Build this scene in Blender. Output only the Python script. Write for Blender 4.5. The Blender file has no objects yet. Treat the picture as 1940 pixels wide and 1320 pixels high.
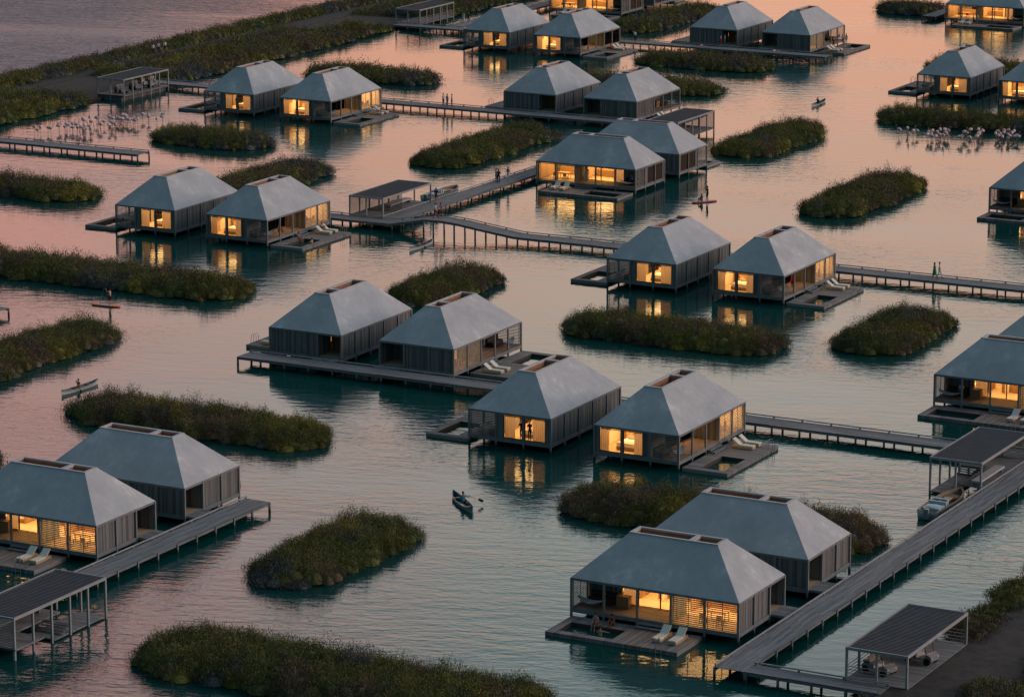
import bpy, bmesh, math, random
import numpy as np
from mathutils import Vector, Matrix, Euler
random.seed(7); rng = np.random.default_rng(11)
scene = bpy.context.scene; C = scene.collection
R = math.radians
S = 2.7                                   # one structural bay in metres
def W(u, v, z=0.0): return Vector(((u-40)*S, (v-70)*S, z*S))

# ---------------------------------------------------------------- camera
cam_d = bpy.data.cameras.new('camera'); cam = bpy.data.objects.new('camera', cam_d); C.objects.link(cam)
cam.location = W(100, -60, 28.428); cam.rotation_euler = (R(90-13.1045), 0, R(28.2367))
cam_d.sensor_width = 36; cam_d.lens = 36*6569.86/1940; cam_d.clip_start = 5; cam_d.clip_end = 9000
scene.camera = cam
# ---------------------------------------------------------------- world
SUN_EL, SUN_AZ = 9.0, None
sun_dir = Vector((0.93, 0.36, 0)).normalized()          # towards the afterglow, horizontally
world = bpy.data.worlds.new('World'); scene.world = world; world.use_nodes = True
nt = world.node_tree; nt.nodes.clear()
def N(t, typ, **kw):
    n = t.nodes.new(typ)
    for k, v in kw.items(): setattr(n, k, v)
    return n
def L(t, a, b): t.links.new(a, b)
def mathn(t, op, a, b=None, c=None, clamp=False):
    n = N(t, 'ShaderNodeMath', operation=op); n.use_clamp = clamp
    for i, v in enumerate((a, b, c)):
        if v is None: continue
        if isinstance(v, (int, float)): n.inputs[i].default_value = v
        else: L(t, v, n.inputs[i])
    return n.outputs[0]
def ramp(t, fac, stops, interp='LINEAR'):
    n = N(t, 'ShaderNodeValToRGB'); cr = n.color_ramp; cr.interpolation = interp
    while len(cr.elements) < len(stops): cr.elements.new(0.5)
    for e, (p, c) in zip(cr.elements, stops):
        e.position = p; e.color = (*c, 1) if len(c) == 3 else c
    if fac is not None: L(t, fac, n.inputs[0])
    return n.outputs[0]
def mixc(t, fac, a, b, mode='MIX'):
    n = N(t, 'ShaderNodeMix', data_type='RGBA', blend_type=mode)
    for i, v in ((0, fac), (6, a), (7, b)):
        if isinstance(v, (int, float)): n.inputs[i].default_value = v
        elif isinstance(v, tuple): n.inputs[i].default_value = (*v, 1)
        else: L(t, v, n.inputs[i])
    return n.outputs[2]
tc = N(nt, 'ShaderNodeTexCoord'); sep = N(nt, 'ShaderNodeSeparateXYZ'); L(nt, tc.outputs['Generated'], sep.inputs[0])
el = sep.outputs[2]
fwd = Vector((-.473, .881, 0)); rgt = Vector((.881, .473, 0))
glow = (fwd*math.cos(R(38)) + rgt*math.sin(R(38)))
dot = N(nt, 'ShaderNodeVectorMath', operation='DOT_PRODUCT'); dot.inputs[1].default_value = glow[:]
nrm = N(nt, 'ShaderNodeVectorMath', operation='MULTIPLY'); nrm.inputs[1].default_value = (1, 1, 0); L(nt, tc.outputs['Generated'], nrm.inputs[0])
nrm2 = N(nt, 'ShaderNodeVectorMath', operation='NORMALIZE'); L(nt, nrm.outputs[0], nrm2.inputs[0]); L(nt, nrm2.outputs[0], dot.inputs[0])
dotr = N(nt, 'ShaderNodeVectorMath', operation='DOT_PRODUCT'); dotr.inputs[1].default_value = rgt[:]; L(nt, nrm2.outputs[0], dotr.inputs[0])
az = dot.outputs['Value']
# clouds: pink wisps seen mirrored in the lagoon
mp = N(nt, 'ShaderNodeMapping'); mp.inputs['Scale'].default_value = (7, 7, 15); L(nt, tc.outputs['Generated'], mp.inputs[0])
cn = N(nt, 'ShaderNodeTexNoise'); cn.inputs['Scale'].default_value = 1.0; cn.inputs['Detail'].default_value = 3; L(nt, mp.outputs[0], cn.inputs['Vector'])
wob = mathn(nt, 'MULTIPLY_ADD', cn.outputs[0], 0.06, el); wob = mathn(nt, 'SUBTRACT', wob, 0.03)
low = ramp(nt, wob, [(0.0, (2.0, .82, .44)), (.125, (2.0, .92, .56)), (.175, (1.95, 1.14, .82)), (.215, (1.78, 1.46, 1.20)),
                     (.265, (1.50, 1.58, 1.48)), (.32, (1.0, 1.36, 1.40)), (.45, (.34, .46, .56)), (1.0, (.13, .20, .28))])
cl = ramp(nt, cn.outputs[0], [(.45, (0, 0, 0)), (.60, (1, 1, 1))])
clb = ramp(nt, el, [(.15, (0, 0, 0)), (.20, (.5, .5, .5)), (.29, (1, 1, 1)), (.40, (1, 1, 1)), (.5, (0, 0, 0))])
clf = N(nt, 'ShaderNodeMix', data_type='FLOAT'); 
cm = mixc(nt, 1.0, cl, clb, 'MULTIPLY')
left = mathn(nt, 'MULTIPLY_ADD', dotr.outputs['Value'], -6.0, 0.12, clamp=True)
cm2 = mathn(nt, 'MULTIPLY', cm, mathn(nt, 'MULTIPLY_ADD', left, 1.0, .12))
low2 = mixc(nt, cm2, low, (2.5, 1.05, .80))
lp = ramp(nt, left, [(0, (1, 1, 1)), (1, (.90, .78, .84))])
low3 = mixc(nt, 1.0, low2, lp, 'MULTIPLY')
# bank of mauve cloud low on the left
lb = mathn(nt, 'MULTIPLY', mathn(nt, 'MULTIPLY_ADD', dotr.outputs['Value'], -14.0, -.55, clamp=True), ramp(nt, wob, [(.135, (1, 1, 1)), (.165, (0, 0, 0))]))
low3 = mixc(nt, lb, low3, (.44, .37, .40))
dark = ramp(nt, el, [(0.0, (.05, .115, .155)), (.3, (.05, .12, .165)), (1.0, (.075, .15, .215))])
mk = ramp(nt, mathn(nt, 'MULTIPLY_ADD', az, .5, .5), [(.42, (0, 0, 0)), (.84, (1, 1, 1))], 'EASE')
grad = mixc(nt, mk, dark, low3)
below = mathn(nt, 'GREATER_THAN', el, -0.02)
bg1 = N(nt, 'ShaderNodeBackground'); L(nt, grad, bg1.inputs[0]); bg1.inputs[1].default_value = 1.0
sky = N(nt, 'ShaderNodeTexSky', sky_type='NISHITA', sun_disc=False, sun_elevation=R(2.0), sun_rotation=math.atan2(sun_dir.x, sun_dir.y), air_density=1.0, dust_density=1.5)
bg2 = N(nt, 'ShaderNodeBackground'); L(nt, sky.outputs[0], bg2.inputs[0]); bg2.inputs[1].default_value = 0.03
add = N(nt, 'ShaderNodeAddShader'); L(nt, bg1.outputs[0], add.inputs[0]); L(nt, bg2.outputs[0], add.inputs[1])
wo = N(nt, 'ShaderNodeOutputWorld'); L(nt, add.outputs[0], wo.inputs[0])
world.cycles.sampling_method = 'MANUAL'; world.cycles.sample_map_resolution = 512
# soft afterglow
sd = bpy.data.lights.new('sun', 'SUN'); sd.energy = 1.08; sd.angle = R(24); sd.color = (1.0, .80, .78)
sun = bpy.data.objects.new('sun', sd); C.objects.link(sun)
dv = Vector((sun_dir.x*math.cos(R(22)), sun_dir.y*math.cos(R(22)), math.sin(R(22))))
sun.rotation_euler = dv.to_track_quat('Z', 'Y').to_euler()
scene.view_settings.view_transform = 'Standard'; scene.view_settings.look = 'None'
scene.view_settings.exposure = 0.0; scene.view_settings.gamma = 1.0
cy = scene.cycles; cy.max_bounces = 6; cy.diffuse_bounces = 3; cy.glossy_bounces = 3; cy.transmission_bounces = 4
cy.transparent_max_bounces = 8; cy.caustics_reflective = False; cy.caustics_refractive = False
cy.sample_clamp_indirect = 3.0; cy.use_denoising = True; cy.use_light_tree = True

# ---------------------------------------------------------------- materials
M = {}
def mat(name, col=(.5, .5, .5), rough=.7, metal=0.0, spec=.3, emit=None, es=0):
    m = bpy.data.materials.new(name); m.use_nodes = True
    b = m.node_tree.nodes['Principled BSDF']
    b.inputs['Base Color'].default_value = (*col, 1); b.inputs['Roughness'].default_value = rough
    b.inputs['Metallic'].default_value = metal; b.inputs['Specular IOR Level'].default_value = spec
    if emit: b.inputs['Emission Color'].default_value = (*emit, 1); b.inputs['Emission Strength'].default_value = es
    M[name] = m; return m
def nodes(name):
    t = M[name].node_tree; return t, t.nodes['Principled BSDF']
def objco(t, scale=(1, 1, 1), rnd=True):
    tcn = N(t, 'ShaderNodeTexCoord'); mpn = N(t, 'ShaderNodeMapping'); mpn.inputs['Scale'].default_value = scale
    if rnd:
        oi = N(t, 'ShaderNodeObjectInfo'); sc = N(t, 'ShaderNodeVectorMath', operation='SCALE'); sc.inputs[0].default_value = (37, 91, 53)
        L(t, oi.outputs['Random'], sc.inputs['Scale']); ad = N(t, 'ShaderNodeVectorMath', operation='ADD')
        L(t, tcn.outputs['Object'], ad.inputs[0]); L(t, sc.outputs[0], ad.inputs[1]); L(t, ad.outputs[0], mpn.inputs[0])
    else: L(t, tcn.outputs['Object'], mpn.inputs[0])
    return mpn.outputs[0], tcn
def noise(t, vec, scale, detail=3, rough=.55):
    n = N(t, 'ShaderNodeTexNoise'); n.inputs['Scale'].default_value = scale; n.inputs['Detail'].default_value = detail
    n.inputs['Roughness'].default_value = rough; L(t, vec, n.inputs['Vector']); return n.outputs[0]
def noisy(name, c1, c2, scale, rough=.75, stretch=(1, 1, 1), bump=0, lo=.3, hi=.7, spec=.3, detail=4):
    m = mat(name, c1, rough, spec=spec); t, b = nodes(name)
    v, _ = objco(t, stretch); n = noise(t, v, scale, detail)
    L(t, ramp(t, n, [(lo, c1), (hi, c2)]), b.inputs['Base Color'])
    if bump:
        bn = N(t, 'ShaderNodeBump'); bn.inputs['Strength'].default_value = bump; bn.inputs['Distance'].default_value = .03
        L(t, noise(t, v, scale*6), bn.inputs['Height']); L(t, bn.outputs[0], b.inputs['Normal'])
    return m
# roof: pale lime-washed membrane with soft clouding
mat('roof', (.4, .42, .43), .8)
t, b = nodes('roof'); v, _ = objco(t, (1, 1, 1.0))
n1 = noise(t, v, .33, 5, .6); n2 = noise(t, v, 1.5, 4, .65)
vs, _ = objco(t, (1.2, 1.2, .35)); n3 = noise(t, vs, 1.4, 5, .7)
mx = mathn(t, 'ADD', mathn(t, 'MULTIPLY', n1, .62), mathn(t, 'ADD', mathn(t, 'MULTIPLY', n2, .08), mathn(t, 'MULTIPLY', n3, .30)))
L(t, ramp(t, mx, [(.36, (.36, .38, .39)), (.48, (.42, .432, .44)), (.56, (.47, .475, .475)), (.64, (.60, .60, .59))]), b.inputs['Base Color'])
noisy('roof_trim', (.40, .40, .40), (.52, .52, .51), 1.2)
def boards(name, c1, c2, c3, width, along='xy', rough=.85, gap=.06):
    mat(name, c1, rough, spec=.2); t, b = nodes(name)
    tcn = N(t, 'ShaderNodeTexCoord'); sp = N(t, 'ShaderNodeSeparateXYZ'); L(t, tcn.outputs['Object'], sp.inputs[0])
    if along == 'xy': s = mathn(t, 'ADD', sp.outputs[0], sp.outputs[1])
    elif along == 'y': s = sp.outputs[1]
    else: s = sp.outputs[0]
    k = mathn(t, 'DIVIDE', s, width); fl = mathn(t, 'FLOOR', k); fr = mathn(t, 'FRACT', k)
    wn = N(t, 'ShaderNodeTexWhiteNoise', noise_dimensions='2D'); cmb = N(t, 'ShaderNodeCombineXYZ'); L(t, fl, cmb.inputs[0])
    if along == 'y':   # staggered butt joints along the board
        jo = mathn(t, 'FLOOR', mathn(t, 'DIVIDE', mathn(t, 'ADD', sp.outputs[0], mathn(t, 'MULTIPLY', fl, 1.37)), 3.1)); L(t, jo, cmb.inputs[1])
    L(t, cmb.outputs[0], wn.inputs['Vector'])
    st = {'xy': (3, 3, .5), 'y': (.5, 6, 3), 'x': (6, .5, 3)}[along]
    v, _ = objco(t, st); n = noise(t, v, 1.3, 5, .65)
    f = mathn(t, 'ADD', mathn(t, 'MULTIPLY', wn.outputs[0], .5), mathn(t, 'MULTIPLY', n, .6))
    col = ramp(t, f, [(.22, c1), (.55, c2), (.85, c3)])
    g = mathn(t, 'LESS_THAN', fr, gap)
    L(t, mixc(t, mathn(t, 'MULTIPLY', g, .65), col, (.02, .02, .02)), b.inputs['Base Color'])
    bn = N(t, 'ShaderNodeBump'); bn.inputs['Strength'].default_value = .6; bn.inputs['Distance'].default_value = .02
    L(t, mathn(t, 'SUBTRACT', f, g), bn.inputs['Height']); L(t, bn.outputs[0], b.inputs['Normal'])
boards('cladding', (.085, .09, .09), (.15, .155, .15), (.23, .225, .215), .19)
boards('deck_wood', (.13, .13, .135), (.20, .20, .20), (.29, .285, .28), .15, 'y')
boards('terrace_wood', (.13, .12, .115), (.21, .195, .185), (.30, .28, .26), .14, 'x')
boards('porch_wood', (.16, .12, .09), (.25, .18, .13), (.33, .24, .17), .14, 'y')
boards('door_wood', (.16, .075, .045), (.24, .11, .06), (.32, .15, .08), .16)
boards('inner_wood', (.30, .19, .11), (.40, .26, .15), (.48, .32, .19), .3, gap=.02)
noisy('post_wood', (.17, .18, .18), (.25, .255, .25), 1.5, stretch=(3, 3, .5), bump=.2)
t, b = nodes('post_wood'); ge = N(t, 'ShaderNodeNewGeometry'); sz = N(t, 'ShaderNodeSeparateXYZ'); L(t, ge.outputs['Position'], sz.inputs[0])
old = b.inputs['Base Color'].links[0].from_socket; wv, _ = objco(t); hgt = mathn(t, 'MULTIPLY_ADD', noise(t, wv, 3.0), .35, sz.outputs[2])
L(t, mixc(t, ramp(t, hgt, [(.36, (1, 1, 1)), (.52, (0, 0, 0))]), old, (.035, .045, .032)), b.inputs['Base Color'])
noisy('beam_wood', (.15, .165, .17), (.22, .235, .235), 1.5, bump=.2)
noisy('slat_wood', (.17, .165, .15), (.28, .265, .24), 2, bump=.2)
noisy('pergola_slat', (.075, .082, .09), (.105, .115, .125), 1.2)
noisy('gap_shade_panel', (.026, .03, .034), (.038, .042, .046), 1.2)  # near-black colour paints in the shade seen between the shelter slats
noisy('pergola_frame', (.26, .27, .27), (.36, .36, .35), 1.2, bump=.2)
noisy('well_wood', (.30, .13, .07), (.42, .21, .12), 2, stretch=(1, 1, 4))
mat('inner_wall', (.72, .60, .44), .8); mat('inner_floor', (.50, .36, .22), .5); mat('ceiling', (.7, .6, .46), .9)
mat('cabinet', (.28, .16, .08), .5); mat('white_linen', (.75, .70, .62), .9); mat('linen_rose', (.42, .30, .24), .9)
mat('cushion', (.34, .26, .20), .95); mat('dark_cushion', (.045, .035, .032), .9); mat('pool_lining', (.06, .045, .04), .7)
mat('metal_dark', (.03, .035, .04), .35, .8); mat('metal', (.5, .52, .52), .3, 1.0); mat('black', (.012, .012, .013), .5)
mat('lounger_fabric', (.70, .66, .57), .9); mat('lounger_base', (.48, .36, .22), .8); mat('hammock_cloth', (.50, .58, .62), .9)
mat('concrete', (.13, .125, .12), .9); mat('lamp', (1, .8, .5), emit=(1.0, .62, .26), es=3)
mat('tyre', (.015, .015, .015), .9); mat('cart_white', (.24, .25, .25), .35); mat('seat_vinyl', (.42, .39, .34), .5); mat('cart_brown', (.10, .055, .04), .6)
mat('hull_white', (.70, .73, .70), .35); mat('hull_grey', (.40, .52, .50), .4); mat('canoe_inside', (.10, .12, .12), .8); mat('teak', (.27, .185, .115), .6)
mat('boat_vinyl', (.42, .50, .53), .5); mat('sup_orange', (.80, .13, .02), .45); mat('sup_red', (.42, .03, .03), .45); mat('sup_pad', (.45, .55, .56), .8)
mat('skin_light', (.50, .27, .19), .6); mat('skin_tan', (.30, .15, .09), .6); mat('skin_dark', (.10, .05, .032), .6)
mat('hair_dark', (.012, .009, .008), .6); mat('hair_fair', (.22, .14, .07), .6)
for n_, c_ in dict(cloth_white=(.72, .72, .70), cloth_blue=(.03, .16, .34), cloth_cyan=(.02, .30, .50), cloth_navy=(.012, .018, .04), cloth_black=(.015, .015, .016), cloth_grey=(.22, .24, .25),
                   cloth_green=(.01, .20, .08), cloth_red=(.33, .012, .03), cloth_brown=(.13, .045, .02), cloth_olive=(.12, .12, .04), cloth_pale=(.42, .50, .52), cloth_denim=(.06, .10, .18)).items(): mat(n_, c_, .9)
mat('flamingo_body', (.72, .57, .55), .9); mat('flamingo_pink', (.55, .16, .14), .8); mat('flamingo_leg', (.50, .20, .18), .6)
noisy('soil', (.030, .024, .018), (.055, .042, .03), .6, .95)
noisy('gravel', (.034, .029, .025), (.070, .060, .052), 1.4, .95, bump=.5, detail=8)
# curtain: thin cloth lit from inside
m = bpy.data.materials.new('curtain'); m.use_nodes = True; M['curtain'] = m; t = m.node_tree; t.nodes.clear()
df = N(t, 'ShaderNodeBsdfDiffuse'); df.inputs[0].default_value = (.50, .42, .37, 1); tl = N(t, 'ShaderNodeBsdfTranslucent'); tl.inputs[0].default_value = (.40, .32, .27, 1)
ms = N(t, 'ShaderNodeMixShader'); ms.inputs[0].default_value = .5; L(t, df.outputs[0], ms.inputs[1]); L(t, tl.outputs[0], ms.inputs[2]); o = N(t, 'ShaderNodeOutputMaterial'); L(t, ms.outputs[0], o.inputs[0])
# glass pane
m = bpy.data.materials.new('glass'); m.use_nodes = True; M['glass'] = m; t = m.node_tree; t.nodes.clear()
tr = N(t, 'ShaderNodeBsdfTransparent'); tr.inputs[0].default_value = (.95, .96, .95, 1); gl = N(t, 'ShaderNodeBsdfGlossy'); gl.inputs['Roughness'].default_value = .01
fr = N(t, 'ShaderNodeFresnel'); fr.inputs[0].default_value = 1.25; ms = N(t, 'ShaderNodeMixShader'); L(t, fr.outputs[0], ms.inputs[0]); L(t, tr.outputs[0], ms.inputs[1]); L(t, gl.outputs[0], ms.inputs[2])
o = N(t, 'ShaderNodeOutputMaterial'); L(t, ms.outputs[0], o.inputs[0])
# foliage kinds (species colours)
def foliage(name, c1, c2, c3):
    mat(name, c1, .75, spec=.15); t, b = nodes(name)
    tcn = N(t, 'ShaderNodeTexCoord'); n = noise(t, tcn.outputs['Object'], 3.0, 3, .7); n2 = noise(t, tcn.outputs['Object'], .35, 2)
    f = mathn(t, 'ADD', mathn(t, 'MULTIPLY', n, .6), mathn(t, 'MULTIPLY', n2, .4))
    L(t, ramp(t, f, [(.38, c1), (.5, c2), (.63, c3)]), b.inputs['Base Color'])
foliage('leaf_olive', (.082, .080, .026), (.138, .132, .042), (.20, .188, .06))
foliage('leaf_yellow', (.14, .125, .028), (.225, .20, .045), (.31, .27, .07))
foliage('leaf_blue', (.066, .070, .066), (.10, .104, .098), (.15, .152, .142))
foliage('leaf_brown', (.098, .076, .046), (.15, .115, .070), (.215, .165, .10))
foliage('leaf_green', (.072, .084, .028), (.12, .132, .044), (.17, .18, .06))
LEAF = ['leaf_olive', 'leaf_yellow', 'leaf_blue', 'leaf_brown', 'leaf_green']
# water
def water_mat(name, body, amp, scale, ior=1.36, rough=.03, k=1.0):
    m = bpy.data.materials.new(name); m.use_nodes = True; M[name] = m; t = m.node_tree; t.nodes.clear()
    tcn = N(t, 'ShaderNodeTexCoord')
    rot = N(t, 'ShaderNodeMapping', vector_type='POINT'); rot.inputs['Rotation'].default_value = (0, 0, R(-28.2 + 9)); L(t, tcn.outputs['Object'], rot.inputs[0])
    def lay(sx, sy, sc, de=2):
        q = N(t, 'ShaderNodeMapping'); q.inputs['Scale'].default_value = (sx, sy, 1); L(t, rot.outputs[0], q.inputs[0]); return noise(t, q.outputs[0], sc, de, .5)
    a1 = lay(.35, 1.0, .55*scale, 2); a2 = lay(.55, 1.0, 1.5*scale, 3); a3 = lay(.3, .5, .10*scale, 2); gate = lay(.5, 1.0, .035, 2)
    gsel = ramp(t, gate, [(.40, (.45, .45, .45)), (.60, (1.5, 1.5, 1.5))])
    h = mathn(t, 'ADD', mathn(t, 'MULTIPLY', a1, 1.0), mathn(t, 'MULTIPLY', a2, .50)); h = mathn(t, 'MULTIPLY', h, gsel)
    h = mathn(t, 'ADD', h, mathn(t, 'MULTIPLY', a3, .9))
    bn = N(t, 'ShaderNodeBump'); bn.inputs['Strength'].default_value = 1.0; bn.inputs['Distance'].default_value = amp; L(t, h, bn.inputs['Height'])
    gl = N(t, 'ShaderNodeBsdfGlossy'); gl.inputs['Roughness'].default_value = rough; L(t, bn.outputs[0], gl.inputs['Normal'])
    df = N(t, 'ShaderNodeBsdfDiffuse'); df.inputs[0].default_value = (*body, 1)
    fr = N(t, 'ShaderNodeFresnel'); fr.inputs[0].default_value = ior; L(t, bn.outputs[0], fr.inputs['Normal'])
    ms = N(t, 'ShaderNodeMixShader'); L(t, mathn(t, 'MULTIPLY', fr.outputs[0], k), ms.inputs[0]); L(t, df.outputs[0], ms.inputs[1]); L(t, gl.outputs[0], ms.inputs[2])
    o = N(t, 'ShaderNodeOutputMaterial'); L(t, ms.outputs[0], o.inputs[0])
water_mat('lagoon_water', (.004, .052, .047), .041, 1.7)
water_mat('sea_water', (.15, .14, .155), .75, 1.0, ior=1.22, rough=.06, k=.62)

# ---------------------------------------------------------------- mesh helpers
class MB:
    def __init__(s): s.v = []; s.f = []; s.mi = []; s.m = 0
    def quad(s, pts):
        k = len(s.v); s.v += [tuple(p) for p in pts]; s.f.append(tuple(range(k, k+len(pts)))); s.mi.append(s.m)
    def box(s, x0, x1, y0, y1, z0, z1):
        if x0 > x1: x0, x1 = x1, x0
        if y0 > y1: y0, y1 = y1, y0
        k = len(s.v); s.v += [(x, y, z) for z in (z0, z1) for x, y in ((x0, y0), (x1, y0), (x1, y1), (x0, y1))]
        for f in ((3, 2, 1, 0), (4, 5, 6, 7), (0, 1, 5, 4), (1, 2, 6, 5), (2, 3, 7, 6), (3, 0, 4, 7)): s.f.append(tuple(k+i for i in f)); s.mi.append(s.m)
    def obox(s, c, sx, sy, sz, rot):           # oriented box
        k = len(s.v)
        for z in (-1, 1):
            for x, y in ((-1, -1), (1, -1), (1, 1), (-1, 1)):
                s.v.append(tuple(Vector(c) + rot @ Vector((x*sx/2, y*sy/2, z*sz/2))))
        for f in ((3, 2, 1, 0), (4, 5, 6, 7), (0, 1, 5, 4), (1, 2, 6, 5), (2, 3, 7, 6), (3, 0, 4, 7)): s.f.append(tuple(k+i for i in f)); s.mi.append(s.m)
    def tube(s, pts, rad, n=6, caps=True, sq=1.0):
        pts = [Vector(p) for p in pts]; rad = rad if isinstance(rad, (list, tuple)) else [rad]*len(pts); k = len(s.v)
        for i, p in enumerate(pts):
            d = (pts[min(i+1, len(pts)-1)] - pts[max(i-1, 0)]).normalized()
            up = Vector((0, 0, 1)) if abs(d.z) < .9 else Vector((0, 1, 0))
            a = d.cross(up).normalized(); b_ = a.cross(d)
            for j in range(n):
                an = 2*math.pi*j/n; s.v.append(tuple(p + a*math.cos(an)*rad[i] + b_*math.sin(an)*rad[i]*sq))
        for i in range(len(pts)-1):
            for j in range(n):
                j2 = (j+1) % n; s.f.append((k+i*n+j, k+i*n+j2, k+(i+1)*n+j2, k+(i+1)*n+j)); s.mi.append(s.m)
        if caps:
            s.f.append(tuple(k+j for j in range(n))[::-1]); s.mi.append(s.m); e = k+(len(pts)-1)*n; s.f.append(tuple(e+j for j in range(n))); s.mi.append(s.m)
    def ell(s, c, rx, ry, rz, n=8, m=5):
        k = len(s.v); c = Vector(c)
        for i in range(m+1):
            th = math.pi*i/m
            for j in range(n):
                ph = 2*math.pi*j/n; s.v.append((c.x+rx*math.sin(th)*math.cos(ph), c.y+ry*math.sin(th)*math.sin(ph), c.z+rz*math.cos(th)))
        for i in range(m):
            for j in range(n):
                j2 = (j+1) % n; s.f.append((k+i*n+j, k+(i+1)*n+j, k+(i+1)*n+j2, k+i*n+j2)); s.mi.append(s.m)
    def build(s, name, mats, parent=None, smooth=False, scale=1.0, flipx=None):
        me = bpy.data.meshes.new(name); vs = s.v
        if flipx is not None: vs = [(flipx-x, y, z) for x, y, z in vs]
        if scale != 1.0: vs = [(x*scale, y*scale, z*scale) for x, y, z in vs]
        fs = [f[::-1] for f in s.f] if flipx is not None else s.f
        me.from_pydata(vs, [], fs)
        mats = [mats] if isinstance(mats, str) else mats
        for m_ in mats: me.materials.append(M[m_])
        if len(mats) > 1: me.polygons.foreach_set('material_index', s.mi)
        if smooth: me.polygons.foreach_set('use_smooth', [True]*len(fs))
        me.update(); o = bpy.data.objects.new(name, me); C.objects.link(o)
        if parent is not None: o.parent = parent
        return o
def tag(o, label=None, cat=None, group=None, kind=None):
    for k, v in (('label', label), ('category', cat), ('group', group), ('kind', kind)):
        if v: o[k] = v
    return o
def empty(name, loc=(0, 0, 0), rz=0): 
    o = bpy.data.objects.new(name, None); C.objects.link(o); o.location = loc; o.rotation_euler = (0, 0, rz); o.empty_display_size = .3
    return o
def copy_tree(o, parent=None):
    c = o.copy(); C.objects.link(c)
    if parent is not None: c.parent = parent
    for ch in list(o.children): copy_tree(ch, c)
    return c
def place(o, u, v, z=0, rz=0, label=None, group=None):
    o.location = W(u, v, z); o.rotation_euler = (0, 0, rz)
    if label: o['label'] = label
    if group: o['group'] = group
    return o
def once(proto, used={}):
    if proto.name not in used: used[proto.name] = 1; return proto
    return copy_tree(proto)

# ---------------------------------------------------------------- setting
def grid_obj(name, u0, u1, v0, v1, z, m, n=1):
    b_ = MB(); b_.quad([W(u0, v0, 0), W(u1, v0, 0), W(u1, v1, 0), W(u0, v1, 0)]); o = b_.build(name, m); o.location.z = z; return o
tag(grid_obj('lagoon', -11, 500, -200, 1500, 0, 'lagoon_water'), 'calm teal lagoon mirroring the pink evening sky', 'water', kind='structure')
tag(grid_obj('sea', -900, -11, -200, 1500, 0, 'sea_water'), 'open sea rippled mauve beyond the gravel dyke', 'water', kind='structure')
tag(grid_obj('lagoon_bed', -900, 500, -200, 1500, -3, 'soil'), None, None, kind='structure')

# ---------------------------------------------------------------- vegetation
def shrub_arrays(bushes, nleaf, lsz):
    """bushes: array rows x,y,z,r,h,type -> leaf triangles + dome cores"""
    V = []; F = []; MI = []; k = 0
    B = np.array(bushes); nb = len(B)
    idx = np.repeat(np.arange(nb), nleaf); b = B[idx]; n = len(b)
    ph = rng.uniform(0, 2*np.pi, n); cz = rng.uniform(-.05, 1, n)**.8 if False else np.abs(rng.uniform(0, 1, n))**.75
    sr = np.sqrt(1-cz**2); nx, ny, nz = sr*np.cos(ph), sr*np.sin(ph), cz
    lump = 1 + .17*np.sin(ph*3 + b[:, 0]*5) * sr + .12*np.sin(ph*5+cz*7+b[:, 1]*3)
    rad = (.60 + .54*rng.uniform(0, 1, n)**1.1)*lump
    P0 = np.stack([b[:, 0]+nx*b[:, 3]*rad, b[:, 1]+ny*b[:, 3]*rad, b[:, 2]+nz*b[:, 4]*rad], 1)
    typ = np.where(rng.uniform(0, 1, n) < .07, rng.integers(0, 5, n), b[:, 5].astype(int))
    grass = (b[:, 6] > .5)
    D = np.stack([nx, ny, nz+.75], 1) + rng.normal(0, .55, (n, 3)); D[grass] = np.stack([nx, ny, nz+1.0], 1)[grass] + rng.normal(0, .25, (n, 3))[grass]
    D /= np.linalg.norm(D, axis=1)[:, None]
    T = np.cross(D, rng.normal(0, 1, (n, 3))); T /= np.linalg.norm(T, axis=1)[:, None]
    ln = lsz*rng.uniform(.6, 1.4, n)*np.where(grass, 1.8, 1); wd = lsz*.42*rng.uniform(.7, 1.3, n)*np.where(grass, .45, 1)
    sprig = rng.uniform(0, 1, n) > .97; ln = np.where(sprig, ln*1.6, ln)
    Pa = P0 - T*wd[:, None]*.5 - D*ln[:, None]*.3; Pb = P0 + T*wd[:, None]*.5 - D*ln[:, None]*.3; Pc = P0 + D*ln[:, None]*.7
    v = np.empty((n*3, 3)); v[0::3] = Pa; v[1::3] = Pb; v[2::3] = Pc
    # cores
    cn_, cm_ = 8, 3; cv = []
    for i in range(cm_):
        th = (math.pi/2)*i/cm_
        for j in range(cn_):
            a = 2*math.pi*j/cn_; cv.append((math.cos(th)*math.cos(a), math.cos(th)*math.sin(a), math.sin(th)))
    cv.append((0, 0, 1)); cv = np.array(cv)*.54; nc = len(cv)
    cf = []
    for i in range(cm_-1):
        for j in range(cn_):
            j2 = (j+1) % cn_; a0, a1, b0, b1 = i*cn_+j, i*cn_+j2, (i+1)*cn_+j, (i+1)*cn_+j2; cf += [(a0, a1, b1), (a0, b1, b0)]
    for j in range(cn_): cf.append(((cm_-1)*cn_+j, (cm_-1)*cn_+(j+1) % cn_, nc-1))
    cf = np.array(cf)
    allc = (B[:, None, :3] + cv[None]*np.stack([B[:, 3], B[:, 3], B[:, 4]], 1)[:, None, :]).reshape(-1, 3)
    allf = (cf[None] + (np.arange(nb)*nc)[:, None, None]).reshape(-1, 3) + n*3
    verts = np.concatenate([v, allc]); faces = np.concatenate([np.arange(n*3).reshape(-1, 3), allf])
    mi = np.concatenate([typ, np.repeat(B[:, 5].astype(int), len(cf))])
    return verts, faces, mi
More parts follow.
